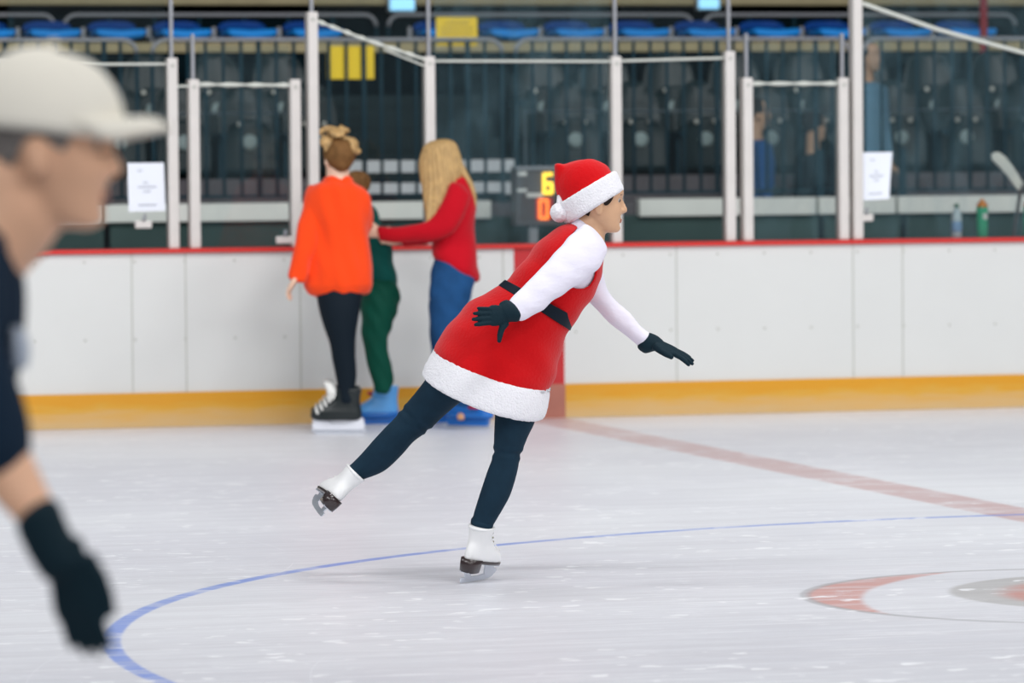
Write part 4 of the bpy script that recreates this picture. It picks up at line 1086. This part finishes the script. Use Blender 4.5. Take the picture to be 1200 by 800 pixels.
for k in range(14):
    c = at_o(394+random.uniform(-11, 17), 163+random.uniform(-7, 9), random.uniform(-.07, .02))
    R_ = Matrix.Rotation(random.uniform(0, 3), 3, 'Z') @ Matrix.Rotation(random.uniform(0, 3), 3, 'X')
    rr = random.uniform(.026, .040); bun.tube([c + R_ @ V3((rr*cos(t), rr*sin(t), .01*t)) for t in [i*.7 for i in range(9)]], .015, 10)
bun.ball(at_o(382, 166, -.05), .036); bun.ball(at_o(395, 158, -.03), .045); bun.ball(at_o(408, 168, -.02), .038)
link('hair_bun', remesh(bun, .007, 1), M['blonde_dk'], OW)
def hockey_skate(parent, T, s=1, boot=M['blackboot']):
    mb = MB().rings([[p*s for p in r] for r in (sring(-.085, .185, .044, .075), sring(-.09, .195, .050, .095), sring(-.09, .19, .050, .125), sring(-.085, .15, .046, .15), sring(-.08, .09, .045, .185), sring(-.082, .065, .047, .22), sring(-.095, .06, .05, .255))])
    me = remesh(mb, .008, 3); me.transform(T); bt = link('skate_boot', me, boot, parent)
    MB().prism([V3((x, -.018, z))*s for x, z in ((-.10, .022), (.18, .022), (.195, .045), (.175, .082), (.10, .082), (.085, .06), (.0, .06), (-.015, .082), (-.095, .088), (-.105, .045))], V3((0, .036, 0))*s).xf(T).build('blade_holder', M['whiteplastic'], bt, False, .003)
    MB().prism([V3((x, -.002, z))*s for x, z in ((-.115, .012), (-.09, 0), (.17, 0), (.20, .014), (.20, .028), (-.115, .028))], V3((0, .004, 0))*s).xf(T).build('blade', M['steel'], bt, False)
    tg = MB().rings([[p*s for p in r] for r in (sring(.03, .075, .028, .16), sring(.035, .095, .030, .19), sring(.045, .11, .032, .24), sring(.075, .125, .03, .285), sring(.10, .13, .024, .29))]).xf(T); tg.build('tongue', M['offwhite'], bt)
    lc = MB()
    for i in range(6):
        z = .125+.022*i; x = (.155, .13, .108, .088, .075, .07)[i]
        lc.tube([V3((x, -.042, z-.012))*s, V3((x+.012, -.02, z+.012))*s, V3((x+.016, .0, z+.016))*s, V3((x+.012, .02, z+.012))*s, V3((x, .042, z-.012))*s], .0075*s, 8)
    lc.xf(T).build('thick_laces', M['offwhite'], bt)
    MB().ball(V3((.16, 0, .105))*s, V3((.045, .046, .030))*s, 20, 14).xf(T).build('toe_cap', M['blackboot'], bt)
    return bt
hockey_skate(OW, skate_frame(V3((-RT.x, -RT.y, 0)) + V3((fw.x, fw.y, 0))*.12, V3((0, 0, 1)), onZ(406, 508)), 1.02)
pq = onZ(404, 503); hockey_skate(OW, skate_frame(V3((-RT.x, -RT.y, 0)) + V3((fw.x, fw.y, 0))*.2, V3((0, 0, 1)), pq + V3((fw.x, fw.y, 0))*.05), 1.0)

def rental_skate(parent, T, s=1, shell=None):
    """plastic rental skate with buckles"""
    mb = MB().rings([[p*s for p in r] for r in (sring(-.09, .185, .046, .07), sring(-.095, .20, .052, .09), sring(-.095, .195, .053, .125), sring(-.09, .14, .05, .155), sring(-.09, .085, .05, .19), sring(-.095, .07, .052, .235), sring(-.10, .07, .054, .27))])
    me = remesh(mb, .008, 2); me.transform(T); bt = link('skate_boot', me, shell or M['blueboot'], parent)
    MB().rings([[p*s for p in r] for r in (sring(-.10, .205, .053, .065), sring(-.102, .208, .056, .085), sring(-.10, .205, .054, .10))]).xf(T).build('lower_shell', M['bluedeep'], bt)
    MB().prism([V3((x, -.018, z))*s for x, z in ((-.09, .02), (.17, .02), (.18, .068), (-.095, .068))], V3((0, .036, 0))*s).xf(T).build('blade_holder', M['bluedeep'], bt, False)
    MB().prism([V3((x, -.002, z))*s for x, z in ((-.11, .010), (-.09, 0), (.16, 0), (.19, .012), (.19, .022), (-.11, .022))], V3((0, .004, 0))*s).xf(T).build('blade', M['steel'], bt, False)
    for (x, z, r_) in ((.075, .215, .060), (.13, .135, .062)):
        MB().tube([V3((x-.06, -.056, z))*s, V3((x-.01, -.062, z))*s, V3((x+.02, -.04, z+.005))*s, V3((x+.03, 0, z+.008))*s], .008*s, 8).box(tuple(V3((x-.05, -.070, z-.012))*s), tuple(V3((x+.01, -.052, z+.012))*s)).xf(T).build('buckle', M['redclip'], bt)
    MB().tube([V3((.02, -.065, .075))*s, V3((.02, -.04, .075))*s], .022*s, 12).xf(T).build('side_badge', M['peach'], bt)
    return bt

# ---------------- child in green
Zc = 27.25
pg = onZ(447, 497)
CH = empty('person', V3((pg.x, pg.y, 0)), 'small person in teal jacket, green trousers and blue skates, mostly hidden behind the orange sweater', 'person')
hcg = at(416, 222, Zc); Rg = frame(RT*-.9 - UP*.3 + fw*.2, UP - RT*.25)
b = head_mb(.88).xf(m4(Rg, hcg))
gt = [(408, 244, 432, 238, 0, .05), (406, 256, 442, 248, 0, .11), (412, 278, 450, 268, 0, .125), (422, 300, 459, 290, 0, .12), (426, 322, 463, 314, 0, .12), (424, 342, 466, 338, 0, .12), (424, 352, 467, 350, 0, .11)]
loft([(404, 228, 426, 236, 0, .045), (408, 246, 432, 248, 0, .06)], Zc, mb=b); loft(gt, Zc, scale=.85, mb=b)
gl = [(425, 335, 468, 340, -.05, .11), (423, 352, 469, 352, -.06, .105), (423, 372, 464, 370, -.07, .09), (424, 395, 456, 393, -.07, .072), (427, 412, 454, 410, -.06, .066), (432, 432, 460, 428, -.05, .064), (436, 448, 461, 445, -.04, .055), (438, 457, 459, 455, -.04, .048)]
gl2 = [(427, 350, 466, 350, .05, .09), (425, 372, 462, 370, .07, .08), (426, 400, 454, 398, .08, .065), (433, 430, 457, 428, .09, .058), (440, 456, 458, 455, .10, .045)]
loft(gl, Zc, scale=.82, mb=b); loft(gl2, Zc, scale=.82, mb=b)
ga = [(424, 248, 442, 256, -.10, .045), (416, 268, 436, 276, -.13, .045), (402, 288, 420, 296, -.14, .04), (388, 296, 402, 306, -.15, .033)]
loft(ga, Zc, scale=.8, mb=b)
hd = hand_mb(RT*-1 - UP*.2, UP, -fw, at(392, 301, Zc-.15), .8); b.add(hd.v, hd.f)
link('body', remesh(b, .008, 3), M['skin_pale'], CH)
face_details(CH, Rg, hcg, .88)
s_ = MB(); loft(gt, Zc, mb=s_); loft(ga, Zc, mb=s_); me = remesh(s_, .009, 3)
displace(me, lambda p: .006*sin(p.z*36+p.x*20))
link('teal_jacket', me, M['teal'], CH)
s_ = MB(); loft(gl, Zc, mb=s_); loft(gl2, Zc, mb=s_); me = remesh(s_, .009, 3)
displace(me, lambda p: .0035*sin(p.z*45+p.x*70))
link('green_trousers', me, M['green'], CH)
hh = MB().ball(hcg + Rg @ V3((-.015, 0, .03)), (.092, .074, .078), 24, 18, Rg); link('hair', remesh(hh, .008, 2), M['brownhair'], CH)
tf = V3((-RT.x, -RT.y, 0))
rental_skate(CH, skate_frame(tf*.95 - V3((fw.x, fw.y, 0))*.1, V3((0, 0, 1)), onZ(450, 500)), .88)
rental_skate(CH, skate_frame(tf, V3((0, 0, 1)), onZ(450, 500) + V3((fw.x, fw.y, 0))*.14), .88)

# ---------------- woman in crimson sweater
Zr = 26.95
pr = onZ(545, 502)
RW = empty('person', V3((pr.x, pr.y, 0)), 'person with long straight blond hair in crimson sweater and blue jeans reaching out one arm', 'person')
hrr = at(514, 190, Zr); Rr = frame(RT*-.92 + fw*.35 - UP*.12, UP - RT*.08)
b = head_mb(.97).xf(m4(Rr, hrr))
loft([(508, 205, 530, 203, 0, .05), (514, 216, 544, 212, 0, .055), (515, 228, 550, 222, 0, .08)], Zr, mb=b)
rt_ = [(522, 217, 552, 214, 0, .09), (515, 232, 556, 224, 0, .135), (510, 250, 558, 244, 0, .145), (508, 270, 557, 268, 0, .135), (507, 288, 557, 286, 0, .13), (507, 300, 560, 306, 0, .15), (510, 305, 563, 322, 0, .155)]
loft(rt_, Zr, scale=.88, mb=b)
ra = [(527, 216, 552, 230, -.13, .055), (519, 236, 545, 248, -.16, .055), (505, 256, 530, 272, -.16, .052), (490, 263, 503, 284, -.14, .046), (468, 265, 474, 284, -.08, .042), (444, 264.5, 446, 283, -.02, .040)]
ra2 = [(520, 222, 545, 232, .13, .055), (510, 245, 535, 255, .18, .05), (498, 265, 515, 280, .2, .045), (470, 272, 475, 290, .2, .04)]
loft(ra, Zr, scale=.8, mb=b); loft(ra2, Zr, scale=.8, mb=b)
rl1 = [(510, 298, 554, 304, -.01, .11), (505, 318, 557, 322, -.04, .12), (503, 340, 553, 345, -.07, .11), (504, 365, 545, 368, -.08, .095), (506, 390, 540, 392, -.08, .08), (512, 415, 543, 415, -.08, .072), (520, 445, 549, 445, -.08, .066), (528, 470, 553, 470, -.08, .058)]
rl2 = [(510, 322, 545, 322, .09, .10), (503, 350, 535, 350, .12, .09), (503, 380, 530, 380, .14, .08), (505, 410, 530, 410, .16, .07), (508, 440, 531, 440, .18, .06), (510, 472, 531, 472, .20, .055)]
loft(rl1, Zr, scale=.85, mb=b); loft(rl2, Zr, scale=.85, mb=b)
hd = hand_mb(RT*-1 + UP*.05, UP, -fw, at(447, 273, Zr-.02), .80, curl=(.9, .95, 1.0, 1.0)); b.add(hd.v, hd.f)
hd = hand_mb(RT*-1 + UP*.05, UP, fw, at(470, 281, Zr+.20), .88, curl=(.5, .5, .5, .5)); b.add(hd.v, hd.f)
link('body', remesh(b, .008, 3), M['skin_pale'], RW); face_details(RW, Rr, hrr, .97)
s_ = MB(); loft(rt_, Zr, mb=s_, e=2.2); loft(ra, Zr, mb=s_); loft(ra2, Zr, mb=s_); me = remesh(s_, .009, 4)
displace(me, lambda p: .005*sin(p.z*24-p.x*26))
link('crimson_sweater', me, M['crimson'], RW)
s_ = MB(); loft(rl1, Zr, mb=s_); loft(rl2, Zr, mb=s_); me = remesh(s_, .009, 3)
displace(me, lambda p: .0025*sin(p.z*38+p.x*60))
link('blue_jeans', me, M['jeans'], RW)
hl = MB()
hl.ball(hrr + Rr @ V3((-.012, 0, .028)), (.100, .084, .092), 28, 20, Rr)
loft([(495, 176, 536, 172, -.01, .088), (491, 190, 541, 188, -.01, .092), (492, 205, 542, 203, -.02, .092), (495, 222, 536, 220, -.05, .075), (497, 240, 524, 238, -.11, .05), (498, 254, 515, 250, -.14, .035), (498, 262, 506, 260, -.15, .015)], Zr, mb=hl)
loft([(528, 178, 541, 190, .0, .06), (536, 198, 549, 205, .0, .06), (546, 214, 556, 220, -.03, .05), (552, 232, 558.5, 236, -.03, .04), (553, 250, 557, 252, -.03, .02)], Zr, mb=hl)
me = remesh(hl, .006, 3)
displace(me, lambda p: .0035*sin(24*math.atan2((p-hrr).dot(Rr.col[1]), (p-hrr).dot(Rr.col[0]))))
link('long_blond_hair', me, M['blonde'], RW)
rental_skate(RW, skate_frame(tf*-.2 + V3((RT.x, RT.y, 0))*.75 - V3((fw.x, fw.y, 0))*.5, V3((0, 0, 1)), onZ(542, 502)), .98, M['bluedeep'])
rental_skate(RW, skate_frame(tf*.9 - V3((fw.x, fw.y, 0))*.3, V3((0, 0, 1)), onZ(528, 500) + V3((fw.x, fw.y, 0))*.15), .98, M['bluedeep'])

# ---------------- spectators in the stand
def spectator(px, py_head, Ypl, label, top, legs_m, hair, floor_z, face=None, seated=False, s=.97):
    h = onY(px, py_head, Ypl); R = frame(face if face is not None else (-fw), V3((0, 0, 1)))
    rt2 = V3((0, 0, 1)).cross(R.col[0]).normalized(); fx = V3(R.col[0])
    o = empty('person', V3((h.x, h.y, floor_z)), label, 'person')
    b = head_mb(s).xf(m4(R, h)); dn = V3((0, 0, -1))
    sh_ = h + dn*.25
    def el(c, a, d): return [c + rt2*a*cos(t) + fx*d*sin(t) for t in [2*pi*k/24 for k in range(24)]]
    b.tube([h+dn*.06-fx*.015, h+dn*.2-fx*.02], .05, 14)
    def torso_mb(k): return MB().rings([el(sh_+dn*d, a*k, q*k) for d, a, q in ((-.07, .05, .05), (-.045, .12, .08), (-.01, .185, .10), (.10, .19, .12), (.25, .165, .115), (.38, .155, .11), (.48, .17, .12), (.54, .15, .11))])
    t_ = torso_mb(.92); b.add(t_.v, t_.f)
    hp = sh_ + dn*.5; arms = []; lg_ = []
    for sg in (-1, 1):
        a0 = sh_+rt2*sg*.18; a1 = a0+dn*.28+rt2*sg*.05; a2 = a1+dn*.24+fx*.05-rt2*sg*.02; arms.append((a0, a1, a2))
        b.tube([a0, a1, a2], [.045, .036, .028], 12)
        hm = hand_mb(fx*.8+dn*.5, -rt2*sg, V3((0, 0, 1)), a2, .9, curl=(.4, .4, .5, .5)); b.add(hm.v, hm.f)
        k0 = hp+rt2*sg*.09
        if seated: k1 = k0+fx*.40+dn*.05; k2 = V3((k1.x, k1.y, floor_z+.08))
        else: k2 = V3((k0.x, k0.y, floor_z+.08)); k1 = (k0+k2)/2+fx*.03
        lg_.append((k0, k1, k2)); b.tube([k0, k1, k2], [.07, .05, .036], 12)
    link('body', remesh(b, .010, 3), M['skin'], o)
    t_ = torso_mb(1.0)
    for a0, a1, a2 in arms: t_.tube([a0, a1, a2-(a2-a1)*.15], [.056, .047, .040], 12); t_.ball(a0, .056)
    link('top', remesh(t_, .012, 4), M[top], o)
    t_ = MB()
    for k0, k1, k2 in lg_: t_.tube([k0-dn*.03, k1, k2], [.088, .066, .055], 14)
    t_.ball(hp, (.15, .13, .10)); link('trousers', remesh(t_, .013, 3), M[legs_m], o)
    for k0, k1, k2 in lg_:
        MB().ball(k2+fx*.06+dn*.035, (.12, .045, .045), 16, 10, R).build('shoe', M['blackboot'], o)
    hh = MB().ball(h + R @ V3((-.022, 0, .035)), (.088, .080, .080), 20, 14, R); link('hair', remesh(hh, .01, 2), M[hair], o)
    return o
spectator(1018, 66, 31.40, 'person in light blue shirt standing behind the barrier beside the tallest post', 'lightblue', 'black', 'hair_dark', pz1-.01, face=V3((.75, -.8, 0)), s=.9)
spectator(888, 133, 31.40, 'person in blue jacket leaning behind the right glass gate', 'bluejacket', 'black', 'hair_dark', pz1-.01, face=V3((1, -.1, 0)), s=.9)
spectator(955, 148, 31.40, 'dark-haired person in dark coat behind the right glass gate', 'black', 'black', 'hair_dark', pz1-.01, face=V3((1, .2, 0)), s=.85)
bpy.data.scenes.remove(WS)
